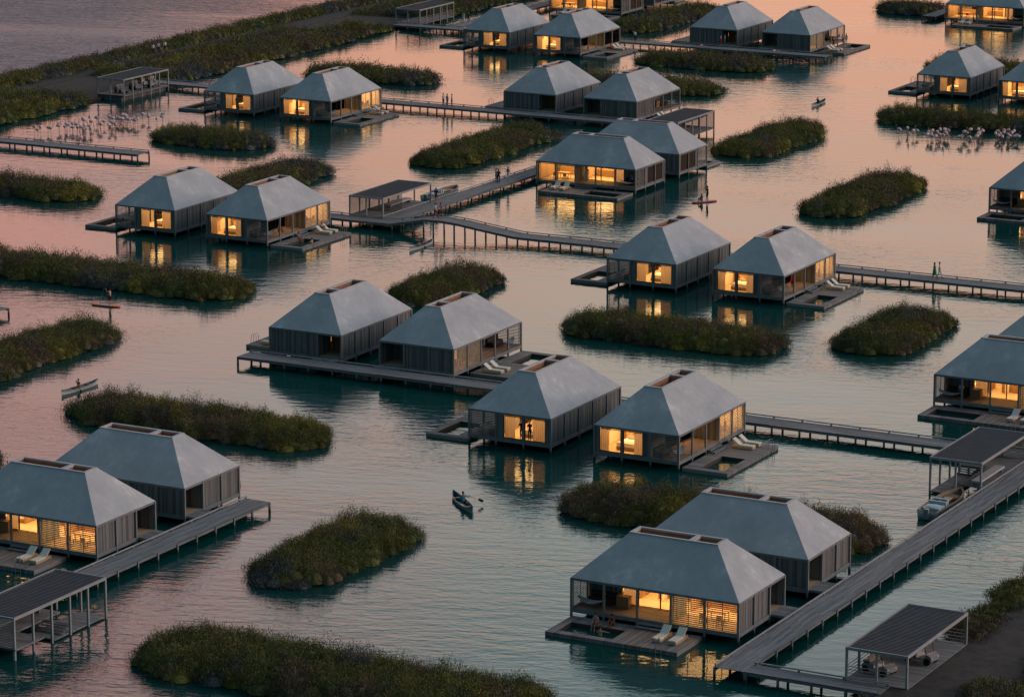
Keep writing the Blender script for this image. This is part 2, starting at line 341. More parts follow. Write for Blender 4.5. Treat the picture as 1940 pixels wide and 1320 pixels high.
def tri_mesh(name, verts, faces, mi, mats, parent=None):
    me = bpy.data.meshes.new(name); me.vertices.add(len(verts)); me.vertices.foreach_set('co', verts.astype(np.float32).ravel())
    me.loops.add(len(faces)*3); me.loops.foreach_set('vertex_index', faces.astype(np.int32).ravel())
    me.polygons.add(len(faces)); me.polygons.foreach_set('loop_start', np.arange(0, len(faces)*3, 3, dtype=np.int32)); me.polygons.foreach_set('loop_total', np.full(len(faces), 3, dtype=np.int32))
    for m_ in mats: me.materials.append(M[m_])
    me.polygons.foreach_set('material_index', mi.astype(np.int32)); me.update(calc_edges=True); me.validate()
    o = bpy.data.objects.new(name, me); C.objects.link(o)
    if parent is not None: o.parent = parent
    return o
PATCH = [0, 0, 0, 0, 1, 2, 3, 3, 3, 4, 4]
def scatter(inside, x0, x1, y0, y1, step, seedtypes, edge=None, hmul=1.0):
    out = []; xs = np.arange(x0, x1, step); ys = np.arange(y0, y1, step)
    for x in xs:
        for y in ys:
            px, py = x+rng.uniform(-.45, .45)*step, y+rng.uniform(-.45, .45)*step
            e = inside(px, py)
            if e <= 0: continue
            d = [(math.hypot(px-sx, (py-sy)) + rng.uniform(0, .9), ty) for sx, sy, ty in seedtypes if abs(px-sx) < 9 and abs(py-sy) < 9]
            ty = min(d)[1] if d else 0
            if rng.uniform() < .2: ty = int(rng.integers(0, 5))
            r = rng.uniform(.55, 1.30); ed = min(1, e/1.5)
            h = (rng.uniform(.62, 1.18)*(.84+.68*ed))*hmul*(1.3 if rng.uniform() < .15 else 1)
            gr = 1 if rng.uniform() < .18+.45*(1-ed) else 0
            out.append((px, py, .02+.34*ed, r, h, ty, gr))
    return out
def island(u0, u1, v0, v1, label, near):
    c = W((u0+u1)/2, (v0+v1)/2); L_, W_ = (u1-u0)*S/2, (v1-v0)*S/2
    r = min(L_, W_)
    root = empty('shrub_island', c); tag(root, label, 'island', 'shrub islands in the lagoon')
    wob1, wob2 = rng.uniform(0, 6, 2)
    def dist(x, y):
        if L_ > W_: dx = max(0, abs(x)-(L_-r)); d = math.hypot(dx, y); s = x
        else: dy = max(0, abs(y)-(W_-r)); d = math.hypot(x, dy); s = y
        return r*(.985+.045*math.sin(s*.55+wob1)+.03*math.sin(s*1.4+wob2)) - d
    nl, ls, st = ((620, .125, .72), (330, .16, .78), (150, .23, .90))[near]
    seeds = [(rng.uniform(-L_, L_), rng.uniform(-W_, W_), PATCH[int(rng.integers(0, len(PATCH)))]) for _ in range(int(L_*W_*4/11)+4)]
    bs = scatter(lambda x, y: dist(x, y)-(.72, .58, .50)[near]+.30*math.sin(x*1.7+wob2)*math.sin(y*1.9+wob1), -L_, L_, -W_, W_, st, seeds)
    v_, f_, m_ = shrub_arrays(bs, nl, ls); tri_mesh('foliage', v_, f_, m_, LEAF, root)
    g = MB(); n = 56; ring = []
    for kk, (sh, z) in enumerate(((0.7, -.6), (.9, .02), (1.6, .28))):
        rr = []
        for j in range(n):
            a = 2*math.pi*j/n; ca, sa = math.cos(a), math.sin(a)
            lo, hi = 0, L_+W_
            for _ in range(18):
                mid = (lo+hi)/2
                if dist(ca*mid, sa*mid) > sh: lo = mid
                else: hi = mid
            rr.append((ca*lo, sa*lo, z))
        ring.append(rr)
    k0 = 0
    for rr in ring: g.v += rr
    for i in range(2):
        for j in range(n): j2 = (j+1) % n; g.f.append((i*n+j, i*n+j2, (i+1)*n+j2, (i+1)*n+j)); g.mi.append(0)
    g.f.append(tuple(2*n+j for j in range(n))); g.mi.append(0)
    g.build('bank', 'soil', root, smooth=False)
    return root
ISL = [
 (48.6, 51.8, 18.3, 25.6, 'stubby bushy island between the near piers, spiky grass at its front', 0),
 (50.1, 62.7, 10.2, 14.0, 'long shrub island at the bottom edge, its front cut by the frame', 0),
 (53.3, 63.9, 28.4, 32.1, 'shrub island half hidden behind the roof of the nearest villa', 0),
 (33.5, 43.6, 31.0, 34.3, 'long shrub island just below the canoe of the olive-clad paddler', 0),
 (26.0, 29.2, 32.5, 43.1, 'shrub island cut by the left edge, above the olive-clad canoeist', 0),
 (33.1, 36.3, 16.0, 26.3, 'shrub island mostly outside the left edge, behind the near pair of roofs', 1),
 (42.2, 51.1, 50.0, 53.6, 'long shrub island in front of the two villas on the right middle', 0),
 (52.0, 55.4, 52.3, 59.4, 'rounded shrub island below the couple with the green dress', 0),
 (33.6, 36.95, 51.5, 58.4, 'shrub island behind the unlit pair of villas at the centre', 0),
 (14.0, 29.3, 48.7, 52.2, 'longest shrub island on the left, behind the shirtless paddleboarder', 1),
 (4.0, 12.4, 62.8, 66.1, 'small shrub island cut by the left edge below the straight pier', 1),
 (15.1, 18.5, 67.2, 75.8, 'shrub island rising just behind a lit pair of villas, left middle', 1),
 (5.2, 12.1, 77.8, 81.2, 'oval shrub island to the right of the larger flamingo flock', 1),
 (19.6, 23.1, 78.2, 89.4, 'slanting shrub island in the middle above the covered boat jetty', 1),
 (40.5, 43.9, 75.6, 85.6, 'lone slanting shrub island in open water on the right', 1),
 (30.9, 34.3, 87.3, 96.9, 'slanting shrub island left below the topmost canoe', 1),
 (0.8, 9.0, 99.2, 102.7, 'flat oval shrub island above the upper left lit villas', 2),
 (15.4, 24.1, 103.0, 106.6, 'shrub island seen behind the dark pair of villas at the top', 2),
 (14.8, 23.1, 111.9, 115.5, 'shrub island in front of the unlit top right villa pair', 2),
 (7.5, 10.8, 123.2, 135.0, 'shrub island slanting away behind the man on the top walkway', 2),
 (18.0, 23.0, 138.5, 142.0, 'shrub island at the top edge left of the two people standing', 2),
 (34.1, 46.0, 99.9, 103.4, 'long shrub island with the smaller flamingo flock before it', 1),
 (29.8, 39.5, 117.2, 120.7, 'shrub island peeking out on both sides of a roof at upper right', 2),
]
for a in ISL: island(*a)

def bank_obj(name, rects, zt, label):
    b_ = MB()
    for (u0, u1, v0, v1) in rects: 
        p = W(u0, v0); q = W(u1, v1); b_.box(p.x, q.x, p.y, q.y, -2.5, zt)
    return tag(b_.build(name, 'soil'), label, None, kind='structure')
bank_obj('dyke', [(-12.05, -3.65, 55, 170)], .36, 'earth dyke between the open sea and the lagoon')
gp = MB()
def gsheet(b_, u0, u1, v0, v1, z):
    p = W(u0, v0); q = W(u1, v1); b_.box(p.x, q.x, p.y, q.y, z-.4, z)
gsheet(gp, -10.2, -8.7, 55, 170, .40)
gsheet(gp, -8.602, -3.7, 86.9, 93.3, .398); gsheet(gp, -8.603, -3.7, 113.0, 121.8, .397)
tag(gp.build('gravel_path', 'gravel'), 'dark gravel path along the top of the dyke', None, kind='structure')
def strip(name, rects, label, nl, ls, step, hm=1.0, zo=0, holes=()):
    bs = []
    for (u0, u1, v0, v1) in rects:
        p = W(u0, v0); q = W(u1, v1); seeds = [(rng.uniform(p.x, q.x), rng.uniform(p.y, q.y), PATCH[int(rng.integers(0, len(PATCH)))]) for _ in range(int((q.x-p.x)*(q.y-p.y)/14)+3)]
        bs += scatter(lambda x, y: min(x-p.x, q.x-x, y-p.y, q.y-y)+.5*math.sin(x*.5+y*.7), p.x, q.x, p.y, q.y, step, seeds, hmul=hm)
    bs = [(a, b_, c+zo, r, h, ty, g) for a, b_, c, r, h, ty, g in bs]
    v_, f_, m_ = shrub_arrays(bs, nl, ls)
    return tag(tri_mesh(name, v_, f_, m_, LEAF), label, 'shrubs', kind='stuff')
strip('dyke_shrubs', [(-12.2, -9.7, 70, 98), (-12.2, -10.2, 98, 160), (-8.6, -3.3, 72, 87.0), (-8.8, -3.2, 93.6, 113.6), (-6.6, -3.2, 113.6, 117.7), (-8.8, -3.2, 122.0, 160)], 'dense low shrubs growing along both sides of the dyke path', 120, .24, .92, .85)
bank_obj('near_shore', [(69.0, 95, -5, 40)], .70, 'dark earth shore at the bottom right corner')
g2 = MB(); gsheet(g2, 68.95, 95, -5, 40.1, .745); tag(g2.build('gravel_yard', 'gravel'), 'dark gravel yard beside the cart shelter', None, kind='structure')
strip('shore_shrubs', [(68.6, 69.6, 22.4, 36), (70.9, 76, 8, 19.2), (71.6, 77, 19.2, 34), (68.6, 69.6, 14.6, 16.6)], 'rough shrubs along the near shore in the bottom right corner', 420, .16, .78, .66, .35)

# ---------------------------------------------------------------- walkways
ZD = .30
def walkway(axis, a0, a1, c0, c1, rail, label, prof=None, name='walkway'):
    """axis 'u' or 'v'; runs a0..a1 along it, c0..c1 across; rail 'lo'/'hi'/None side"""
    ln = (a1-a0)*S; w = (c1-c0)*S
    if axis == 'u': root = empty(name, W(a0, c0, 0), 0)
    else: root = empty(name, W(c1, a0, 0), math.pi/2)      # local x -> +v, local y -> -u
    tag(root, label, 'walkway', 'timber walkways on piles')
    side = rail
    if axis == 'v' and rail: side = 'hi' if rail == 'lo' else 'lo'
    pf = prof or [(0, ZD), (a1-a0, ZD)]
    def zat(s):
        for (s0, z0), (s1, z1) in zip(pf[:-1], pf[1:]):
            if s <= s1+1e-6: return (z0+(z1-z0)*(s-s0)/(s1-s0))*S
        return pf[-1][1]*S
    b_ = MB(); bm_ = MB()
    for (s0, z0), (s1, z1) in zip(pf[:-1], pf[1:]):
        x0, x1 = s0*S, s1*S; A, B_ = z0*S, z1*S
        def slab(bb, y0, y1, dz0, dz1):
            k = len(bb.v); bb.v += [(x0, y0, A+dz0), (x1, y0, B_+dz0), (x1, y1, B_+dz0), (x0, y1, A+dz0), (x0, y0, A+dz1), (x1, y0, B_+dz1), (x1, y1, B_+dz1), (x0, y1, A+dz1)]
            for f in ((3, 2, 1, 0), (4, 5, 6, 7), (0, 1, 5, 4), (1, 2, 6, 5), (2, 3, 7, 6), (3, 0, 4, 7)): bb.f.append(tuple(k+i for i in f)); bb.mi.append(0)
        slab(b_, 0, w, -.05, 0); slab(bm_, .03, .13, -.27, -.052); slab(bm_, w-.13, w-.03, -.27, -.052)
    b_.build('deck', 'deck_wood', root); bm_.build('joist', 'beam_wood', root)
    n = int(round((a1-a0))); sp = (a1-a0)/max(1, n); n0 = 0
    lim = 48
    for k in range(n+1):
        s = k*sp; x = min(max(s*S, .1), ln-.1); z = zat(s)
        for y in (.09, w-.09):
            p = MB(); p.box(-.075, .075, -.075, .075, -2.5, z-.055); o = p.build('post', 'post_wood', root); o.location = (x, y + (.078 if y > w/2 else -.078), 0)
    if side:
        y = w-.10 if side == 'hi' else .10
        rb = MB()
        for (s0, z0), (s1, z1) in zip(pf[:-1], pf[1:]):
            x0, x1 = s0*S, s1*S; A, B_ = z0*S+.14, z1*S+.14; k = len(rb.v)
            rb.v += [(x0, y-.05, A), (x1, y-.05, B_), (x1, y+.05, B_), (x0, y+.05, A), (x0, y-.05, A+.09), (x1, y-.05, B_+.09), (x1, y+.05, B_+.09), (x0, y+.05, A+.09)]
            for f in ((3, 2, 1, 0), (4, 5, 6, 7), (0, 1, 5, 4), (1, 2, 6, 5), (2, 3, 7, 6), (3, 0, 4, 7)): rb.f.append(tuple(k+i for i in f)); rb.mi.append(0)
        rl = rb.build('rail', 'pergola_frame', root)
        m = int((a1-a0)/1.0)
        rs = MB()
        for k in range(m+1):
            x = min(max(k*(a1-a0)/m*S, .1), ln-.1); z = zat(k*(a1-a0)/m); rs.box(x-.07, x+.07, y-.045, y+.045, z+.001, z+.139)
        rs.build('rail_block', 'beam_wood', rl)
    return root
walkway('v', 17.2, 60.5, 64.42, 65.28, 'lo', 'long walkway climbing past the nearest villa towards the open boat shelter')
walkway('u', 65.285, 69.0, 17.2, 17.86, 'hi', 'short walkway along the foot of the cart shelter')
walkway('v', 4.0, 25.1, 45.17, 46.05, 'lo', 'walkway on the left ending beside the two near grey roofs')
walkway('u', 34.85, 64.41, 40.72, 41.62, 'hi', 'walkway crossing the middle in front of the unlit villa pair')
walkway('u', 16.4, 60.5, 64.42, 65.36, 'hi', 'walkway with a humped bridge and the couple in green on it',
        [(0, .3), (10.9, .3), (11.75, .48), (12.6, .65), (13.4, .66), (14.2, .61), (15.1, .50), (16.8, .31), (17.2, .3), (44.1, .3)])
walkway('v', 65.37, 92.40, 26.32, 27.27, 'lo', 'walkway leading away from the covered jetty past three people')
walkway('u', -3.7, 27.22, 92.42, 93.38, 'hi', 'walkway behind the upper left lit villas carrying three standing people')
walkway('u', -3.7, 24.3, 118.05, 118.98, 'hi', 'topmost long walkway carrying the man with a raised arm')
walkway('v', 118.99, 142.0, -.65, .30, 'lo', 'walkway running off the top edge beside two people')
walkway('v', 136.8, 152.0, 22.6, 23.5, None, 'short pier end left of the top right lit villa')
walkway('u', -12.0, 8.35, 73.48, 74.45, 'hi', 'straight pier entering at left below the larger flamingo flock')
walkway('u', 12.0, 22.95, 42.5, 43.45, None, 'pier tip just showing at the left edge')
walkway('u', 33.2, 58.0, 114.9, 115.8, 'hi', 'walkway behind the upper right lit villa pair')
walkway('v', 76.0, 96.0, 53.8, 54.7, None, 'walkway behind the villa cut by the right edge')

# ---------------------------------------------------------------- villa
EH, HT, IN = 1.1577, 1.1161, 1.178
def lattice(b_, axis, c, a0, a1, z0, z1, step=.055, th=.010, sl=.022):
    z = z0
    while z < z1:
        if axis == 'x': b_.box(a0, a1, c-th, c+th, z, z+sl)
        else: b_.box(c-th, c+th, a0, a1, z, z+sl)
        z += step
def make_villa(mirror, glassy, lit):
    fx = 5.0 if mirror else None
    root = empty('villa')
    def bd(mb, name, m, parent=root, smooth=False): return mb.build(name, m, parent, smooth, S, fx)
    e = .0
    # floor slab and edge beams
    b_ = MB(); b_.box(.05, 4.95, 1.001, 2.95, .215, .30); bd(b_, 'floor', 'inner_floor')
    b_ = MB(); b_.box(.05, 3.0, .05, 1.0, .215, .30); b_.box(3.001, 4.95, .05, 1.0, .215, .298); bd(b_, 'porch_floor', 'porch_wood')
    b_ = MB(); z0, z1 = .19, .304
    b_.box(.0, 5, .0, .049, z0, z1); b_.box(.0, 5, 2.951, 3.0, z0, z1); b_.box(0, .049, .049, 2.951, z0, z1); b_.box(4.951, 5, .049, 2.951, z0, z1); bd(b_, 'floor_beam', 'beam_wood')
    b_ = MB(); z0, z1 = 1.09, EH-.004
    b_.box(.0, 5, .0, .05, z0, z1); b_.box(.0, 5, 2.95, 3.0, z0, z1); b_.box(0, .05, .05, 2.95, z0, z1); b_.box(4.95, 5, .05, 2.95, z0, z1); bd(b_, 'eave_beam', 'beam_wood')
    # posts
    done = set()
    for x, y in [(i, 0) for i in range(6)] + [(i, 3) for i in range(6)] + [(0, 1), (0, 2), (5, 1), (5, 2)]:
        p = MB(); s_ = .028; cx = min(max(x, s_-.012), 5-s_+.012); cyy = min(max(y, s_-.012), 3-s_+.012)
        p.box(cx-s_, cx+s_, cyy-s_, cyy+s_, -.8, 1.152 if False else 1.148); bd(p, 'post', 'post_wood')
    # roof
    A = (IN, IN); r0 = [(0, 0), (5, 0), (5, 3), (0, 3)]; r1 = [(IN, IN), (5-IN, IN), (5-IN, 3-IN), (IN, 3-IN)]; zt = EH+HT
    b_ = MB()
    for i in range(4):
        j = (i+1) % 4; o1 = .012
        b_.quad([(*r0[i], EH), (*r0[j], EH), (*r1[j], zt), (*r1[i], zt)])
    q = .055
    i0 = [(q, q), (5-q, q), (5-q, 3-q), (q, 3-q)]; i1 = [(IN+.02, IN+.02), (5-IN-.02, IN+.02), (5-IN-.02, 3-IN-.02), (IN+.02, 3-IN-.02)]
    for i in range(4):
        j = (i+1) % 4; b_.quad([(*i0[j], EH), (*i0[i], EH), (*i1[i], zt-.03), (*i1[j], zt-.03)]); b_.quad([(*r0[j], EH), (*r0[i], EH), (*i0[i], EH), (*i0[j], EH)])
    rf = bd(b_, 'roof', 'roof')
    # skylight frame with two wells
    xa, xb, ya, yb = IN-.004, 5-IN+.004, IN-.004, 3-IN+.004; f = .095; f2 = .085
    o1 = (xa+f, 3.24-.0); o2 = (3.24+.12, xb-f) 
    if not mirror or True: o1, o2 = (xa+f, 2.92), (3.06, xb-f)
    b_ = MB(); zt0, zt1 = zt-.02, zt+.028
    b_.box(xa, xb, ya, ya+f2, zt0, zt1); b_.box(xa, xb, yb-f2, yb, zt0, zt1)
    b_.box(xa, xa+f, ya+f2, yb-f2, zt0, zt1); b_.box(o1[1], o2[0], ya+f2, yb-f2, zt0, zt1); b_.box(xb-f, xb, ya+f2, yb-f2, zt0, zt1); bd(b_, 'skylight_frame', 'roof_trim', rf)
    for (w0, w1) in (o1, o2):
        b_ = MB(); y0, y1, zb = ya+f2, yb-f2, zt-.34; g = .02
        b_.box(w0-g, w0, y0-g, y1+g, zb, zt0); b_.box(w1, w1+g, y0-g, y1+g, zb, zt0); b_.box(w0, w1, y0-g, y0, zb, zt0); b_.box(w0, w1, y1, y1+g, zb, zt0); b_.box(w0-g, w1+g, y0-g, y1+g, zb-.02, zb)
        bd(b_, 'skylight_well', 'well_wood', rf)
    # ceiling
    b_ = MB(); b_.box(.06, 4.94, .06, 2.94, 1.095, 1.12); bd(b_, 'ceiling', 'ceiling' if lit else 'cladding')
    # walls. outer cladding panels (recessed a little behind the posts)
    zb, zt_ = .306, 1.088; t_ = .03
    wl = MB()
    wl.box(.06, 4.94, 2.935, 2.965, zb-.09, zt_)                     # long back wall
    wl.box(4.925, 4.955, .06, 2.0, zb-.09, zt_)                      # entrance gable, two bays
    wl.box(.02, .05, 1.02, 1.27, zb, zt_); wl.box(.02, .05, 2.80, 2.93, zb, zt_)
    wl.box(.06, 1.05, .985, 1.015, zb, zt_)                          # porch back wall
    wl.box(2.985, 3.015, .05, .985, zb, zt_)
    wl.box(4.05, 4.08, 2.03, 2.93, zb, zt_); wl.box(4.08, 4.92, 1.985, 2.015, zb, zt_)   # entrance recess
    bd(wl, 'wall', 'cladding')
    # interior linings
    li = MB(); m_in = 'inner_wall' if lit else 'cladding'
    li.box(.07, 4.04, 2.91, 2.932, zb, zt_); li.box(4.90, 4.922, .08, 1.98, zb, zt_); li.box(1.9, 1.94, 1.7, 2.9, zb, zt_)
    bd(li, 'lining', m_in)
    pr = MB(); pr.box(3.02, 3.05, 1.2, 2.9, zb, zt_); pr.box(.08, .9, 2.885, 2.909, zb, .75); bd(pr, 'partition', 'inner_wood')
    # entrance door in the recess
    d = MB(); d.box(4.082, 4.10, 2.1, 2.55, zb, .98); dd = bd(d, 'door', 'door_wood'); h = MB(); h.box(4.101, 4.125, 2.47, 2.5, .60, .70); bd(h, 'handle', 'metal', dd)
    st = MB(); st.box(5.001, 5.54, 2.05, 2.95, .23, .296); bd(st, 'entrance_step', 'deck_wood')
    # gable windows
    def window(x0, x1, y0, y1, z0=.33, z1=1.07, name='window'):
        w = MB(); g = .018
        if x1-x0 < y1-y0:
            w.box(x0, x1, y0, y0+g, z0, z1); w.box(x0, x1, y1-g, y1, z0, z1); w.box(x0, x1, y0+g, y1-g, z0, z0+g); w.box(x0, x1, y0+g, y1-g, z1-g, z1)
            p = MB(); xm = (x0+x1)/2; p.box(xm-.002, xm+.002, y0+g, y1-g, z0+g, z1-g)
        else:
            w.box(x0, x0+g, y0, y1, z0, z1); w.box(x1-g, x1, y0, y1, z0, z1); w.box(x0+g, x1-g, y0, y1, z0, z0+g); w.box(x0+g, x1-g, y0, y1, z1-g, z1)
            p = MB(); ym = (y0+y1)/2; p.box(x0+g, x1-g, ym-.002, ym+.002, z0+g, z1-g)
        o = bd(w, name, 'metal_dark'); bd(p, 'pane', 'glass', o); return o
    window(.015, .045, 1.275, 1.955); window(.015, .045, 2.045, 2.795)
    wp = MB(); wp.box(.02, .05, 1.957, 2.043, zb, zt_); wp.box(.02, .05, 1.275, 2.795, .305, .328); bd(wp, 'window_pier', 'beam_wood')
    # sliding doors on the porch
    window(1.06, 1.56, .985, 1.01, .31, 1.08, 'sliding_door'); window(1.56, 2.22, .99, 1.015, .31, 1.08, 'sliding_door'); window(2.22, 2.98, .985, 1.01, .31, 1.08, 'sliding_door')
    # curtains
    def curtain(x, y0, y1, ax='y'):
        c = MB(); n = max(4, int((y1-y0)/.035)); k = len(c.v)
        for i in range(n+1):
            a = y0+(y1-y0)*i/n; o_ = .012*(1 if i % 2 else -1)
            for z in (.305, 1.075): c.v.append((x+o_, a, z) if ax == 'y' else (a, x+o_, z))
        for i in range(n): c.f.append((2*i, 2*i+2, 2*i+3, 2*i+1)); c.mi.append(0)
        bd(c, 'curtain', 'curtain')
    curtain(.10, 1.29, 1.62 if not mirror else 1.66); curtain(.10, 2.50 if not mirror else 2.30, 2.79); curtain(1.055, 1.10, 1.50, 'x')
    # lattice screens
    ls_ = MB(); lattice(ls_, 'y', .03, .06, .97, .32, 1.07); 
    for yy in (.08, .5, .95): ls_.box(.043, .058, yy-.01, yy+.01, .31, 1.085)
    bd(ls_, 'lattice_screen', 'slat_wood')
    if glassy:
        window(3.05, 3.95, .015, .045, .33, 1.07); window(4.05, 4.90, .015, .045, .33, 1.07)
        bl = MB(); lattice(bl, 'y', 4.86, .1, 1.9, .34, 1.07, .045); bd(bl, 'blind', 'inner_wood')
    else:
        for k in (3, 4):
            l2 = MB(); lattice(l2, 'x', .03, k+.05, k+.95, .32, 1.07)
            for xx in (k+.06, k+.5, k+.94): l2.box(xx-.01, xx+.01, .043, .058, .31, 1.085)
            bd(l2, 'lattice_screen', 'slat_wood')
    # kitchen counter and cabinets
    k_ = MB(); k_.box(3.15, 4.7, 1.75, 1.98, zb, .63); k_.box(3.5, 4.6, 1.9, 1.979, .82, 1.05); k_.box(2.2, 2.62, 2.6, 2.9, zb, 1.0); k_.box(1.72, 1.899, 1.9, 2.85, zb, 1.02); k_.box(.72, 1.0, 2.87, 2.886, .76, .98); k_.box(2.0, 2.9, 2.0, 2.25, zb, .62); bd(k_, 'cabinet', 'cabinet')
    # lamps
    lm = MB(); lm.box(.6, .9, 2.0, 2.3, 1.075, 1.092); lm.box(2.2, 2.7, 1.7, 1.9, 1.075, 1.092); lm.box(3.5, 4.4, 1.0, 1.12, 1.075, 1.092)
    bd(lm, 'ceiling_lamp', 'lamp' if lit else 'inner_wall')
    if lit:
        for (x, y, en, nm, sx, sy) in ((1.0, 1.95, 380, 'a', 4.6, 4.8), (2.47, 1.95, 270, 'b', 2.5, 4.7), (3.98, 1.03, 390, 'c', 4.8, 4.8)):
            key = 'villa_light_%s' % nm
            ld = bpy.data.lights.get(key)
            if ld is None:
                ld = bpy.data.lights.new(key, 'AREA'); ld.shape = 'RECTANGLE'; ld.size = sx; ld.size_y = sy; ld.energy = en; ld.color = (1.0, .57, .21)
            o = bpy.data.objects.new('lamp_light', ld); C.objects.link(o); o.parent = root
            o.location = ((5-x if mirror else x)*S, y*S, 1.07*S)
    # terrace pontoon
    b_ = MB(); z0, z1 = -.06, .115; x0, x1, y0, y1 = .08, 3.98, -1.64, -.07; p0, p1, q0, q1 = .34, 1.97, -1.40, -.58
    b_.box(x0, x1, y0, q0, z0, z1); b_.box(x0, x1, q1, y1, z0, z1); b_.box(x0, p0, q0, q1, z0, z1); b_.box(p1, x1, q0, q1, z0, z1)
    tr_ = bd(b_, 'terrace_deck', 'terrace_wood')
    b_ = MB(); g = .012; b_.box(p0, p0+g, q0, q1, -.3, z1-.01); b_.box(p1-g, p1, q0, q1, -.3, z1-.01); b_.box(p0+g, p1-g, q0, q0+g, -.3, z1-.01); b_.box(p0+g, p1-g, q1-g, q1, -.3, z1-.01); bd(b_, 'pool_lining', 'pool_lining', tr_)
    b_ = MB(); b_.box(2.06, 2.94, -.30, -.16, .135, .165); b_.box(2.06, 2.94, -.15, -.02, .19, .225); b_.box(2.06, 2.10, -.30, -.03, .116, .16); b_.box(2.90, 2.94, -.30, -.03, .116, .16); bd(b_, 'step', 'beam_wood', tr_)
    b_ = MB()
    for x in (3.38, 3.55):
        b_.tube([(x, -1.48, .115), (x, -1.48, .36), (x, -1.52, .42), (x, -1.60, .43), (x, -1.68, .38), (x, -1.70, .2), (x, -1.70, -.25)], .008, 6)
    for z in (.05, -.08): b_.box(3.38, 3.55, -1.71, -1.69, z, z+.012)
    bd(b_, 'ladder', 'metal', tr_)
    return root

# phrase, U, V (corner), orientation, glassy, lit, people-free label part
# orientation: rz, mirror, origin rule
VILLAS = {
 'B1': (63.87, 19.94, 'S', 0, 1, 'the nearest villa with three bathers'),
 'B2': (63.87, 24.50, 'N', 0, 1, 'the villa right behind the three-bather one'),
 'A1': (44.68, 18.02, 'S', 0, 1, 'the lit near villa cut by the left edge'),
 'A2': (44.68, 22.55, 'N', 0, 1, 'the blank-walled near villa on the left'),
 'V1': (54.88, 35.08, 'E', 0, 1, 'the villa showing a sofa, right of centre'),
 'V2': (50.36, 35.06, 'W', 0, 1, 'the villa with two people in its window'),
 'V3': (42.87, 42.12, 'EN', 0, 1, 'the central villa with the person in a robe'),
 'V4': (38.33, 42.12, 'WN', 0, 1, 'the closed boarded villa left of centre'),
 'V5': (43.42, 58.80, 'W', 0, 1, 'the curtained villa ending the humped bridge'),
 'V6': (47.96, 58.82, 'E', 0, 1, 'the villa with the woman in red'),
 'V7': (20.14, 58.90, 'W', 0, 1, 'the left villa with one curtained window'),
 'V8': (24.68, 58.92, 'E', 0, 1, 'the jetty villa with pool bathers'),
 'C1': (32.83, 76.71, 'SM', 1, 1, 'the glass-fronted villa by the sloping walkway'),
 'C2': (32.83, 81.22, 'NM', 0, 1, 'the villa behind the glass-fronted one'),
 'C3': (5.90, 129.40, 'SM', 1, 1, 'the glass-fronted villa at the top edge'),
 'C4': (5.90, 133.92, 'NM', 0, 1, 'the villa mostly above the top edge'),
 'G3': (29.17, 136.70, 'SM', 1, 1, 'the top right villa with two standing people'),
 'G4': (29.17, 141.2, 'NM', 0, 1, 'the villa beyond the top right one'),
 'H1': (53.24, 80.10, 'S', 0, 1, 'the half-seen right edge villa, upper'),
 'J1': (63.87, 46.60, 'S', 0, 1, 'the right edge villa with a porch sitter'),
 'J2': (63.87, 51.12, 'N', 0, 1, 'the roof peeking in at the right edge'),
 'E1': (6.35, 86.80, 'W', 0, 1, 'the upper left villa beside the cart shelter'),
 'E2': (10.89, 86.80, 'E', 0, 1, 'the upper left villa with two sunbathers'),
 'D3': (19.85, 93.95, 'WN', 0, 0, 'the left one of the dark top-middle pair'),
 'D4': (24.40, 93.95, 'EN', 0, 0, 'the dark villa beside the slatted shelter'),
 'D1': (6.94, 113.0, 'W', 0, 1, 'the topmost left villa beside the empty shelter'),
 'D2': (11.48, 113.0, 'E', 1, 1, 'the topmost villa with one terrace sitter'),
 'F1': (17.96, 120.03, 'WN', 0, 1, 'the boarded villa with a couple at its door'),
 'F2': (22.50, 120.03, 'EN', 0, 1, 'the upper right villa with a terrace party'),
 'G1': (36.22, 109.35, 'W', 0, 1, 'the lit villa behind the smaller flamingo flock'),
 'G2': (40.76, 109.35, 'E', 0, 1, 'the upper right edge villa showing a bed'),
}
protos = {}; VT = {}; ROOTS = {}
def vtransform(key):
    U, V, o, *_ = VILLAS[key]
    if o == 'S': return W(U-5, V), 0, False
    if o == 'SM': return W(U-5, V), 0, True
    if o == 'N': return W(U, V+3), math.pi, True
    if o == 'NM': return W(U, V+3), math.pi, False
    if o == 'E': return W(U, V), math.pi/2, False
    if o == 'EN': return W(U, V), math.pi/2, True
    if o == 'W': return W(U-3, V+5), -math.pi/2, True
    if o == 'WN': return W(U-3, V+5), -math.pi/2, False
for key, (U, V, o, gls, lit, phr) in VILLAS.items():
    loc, rz, mir = vtransform(key); pk = (mir, gls, lit)
    if pk not in protos: protos[pk] = make_villa(*pk); r = protos[pk]
    else: r = copy_tree(protos[pk])
    r.location = loc; r.rotation_euler = (0, 0, rz); tag(r, 'hip-roofed timber villa: ' + phr, 'villa', 'timber villas on piles')
    VT[key] = (loc, rz, mir); ROOTS[key] = r
LV = {}
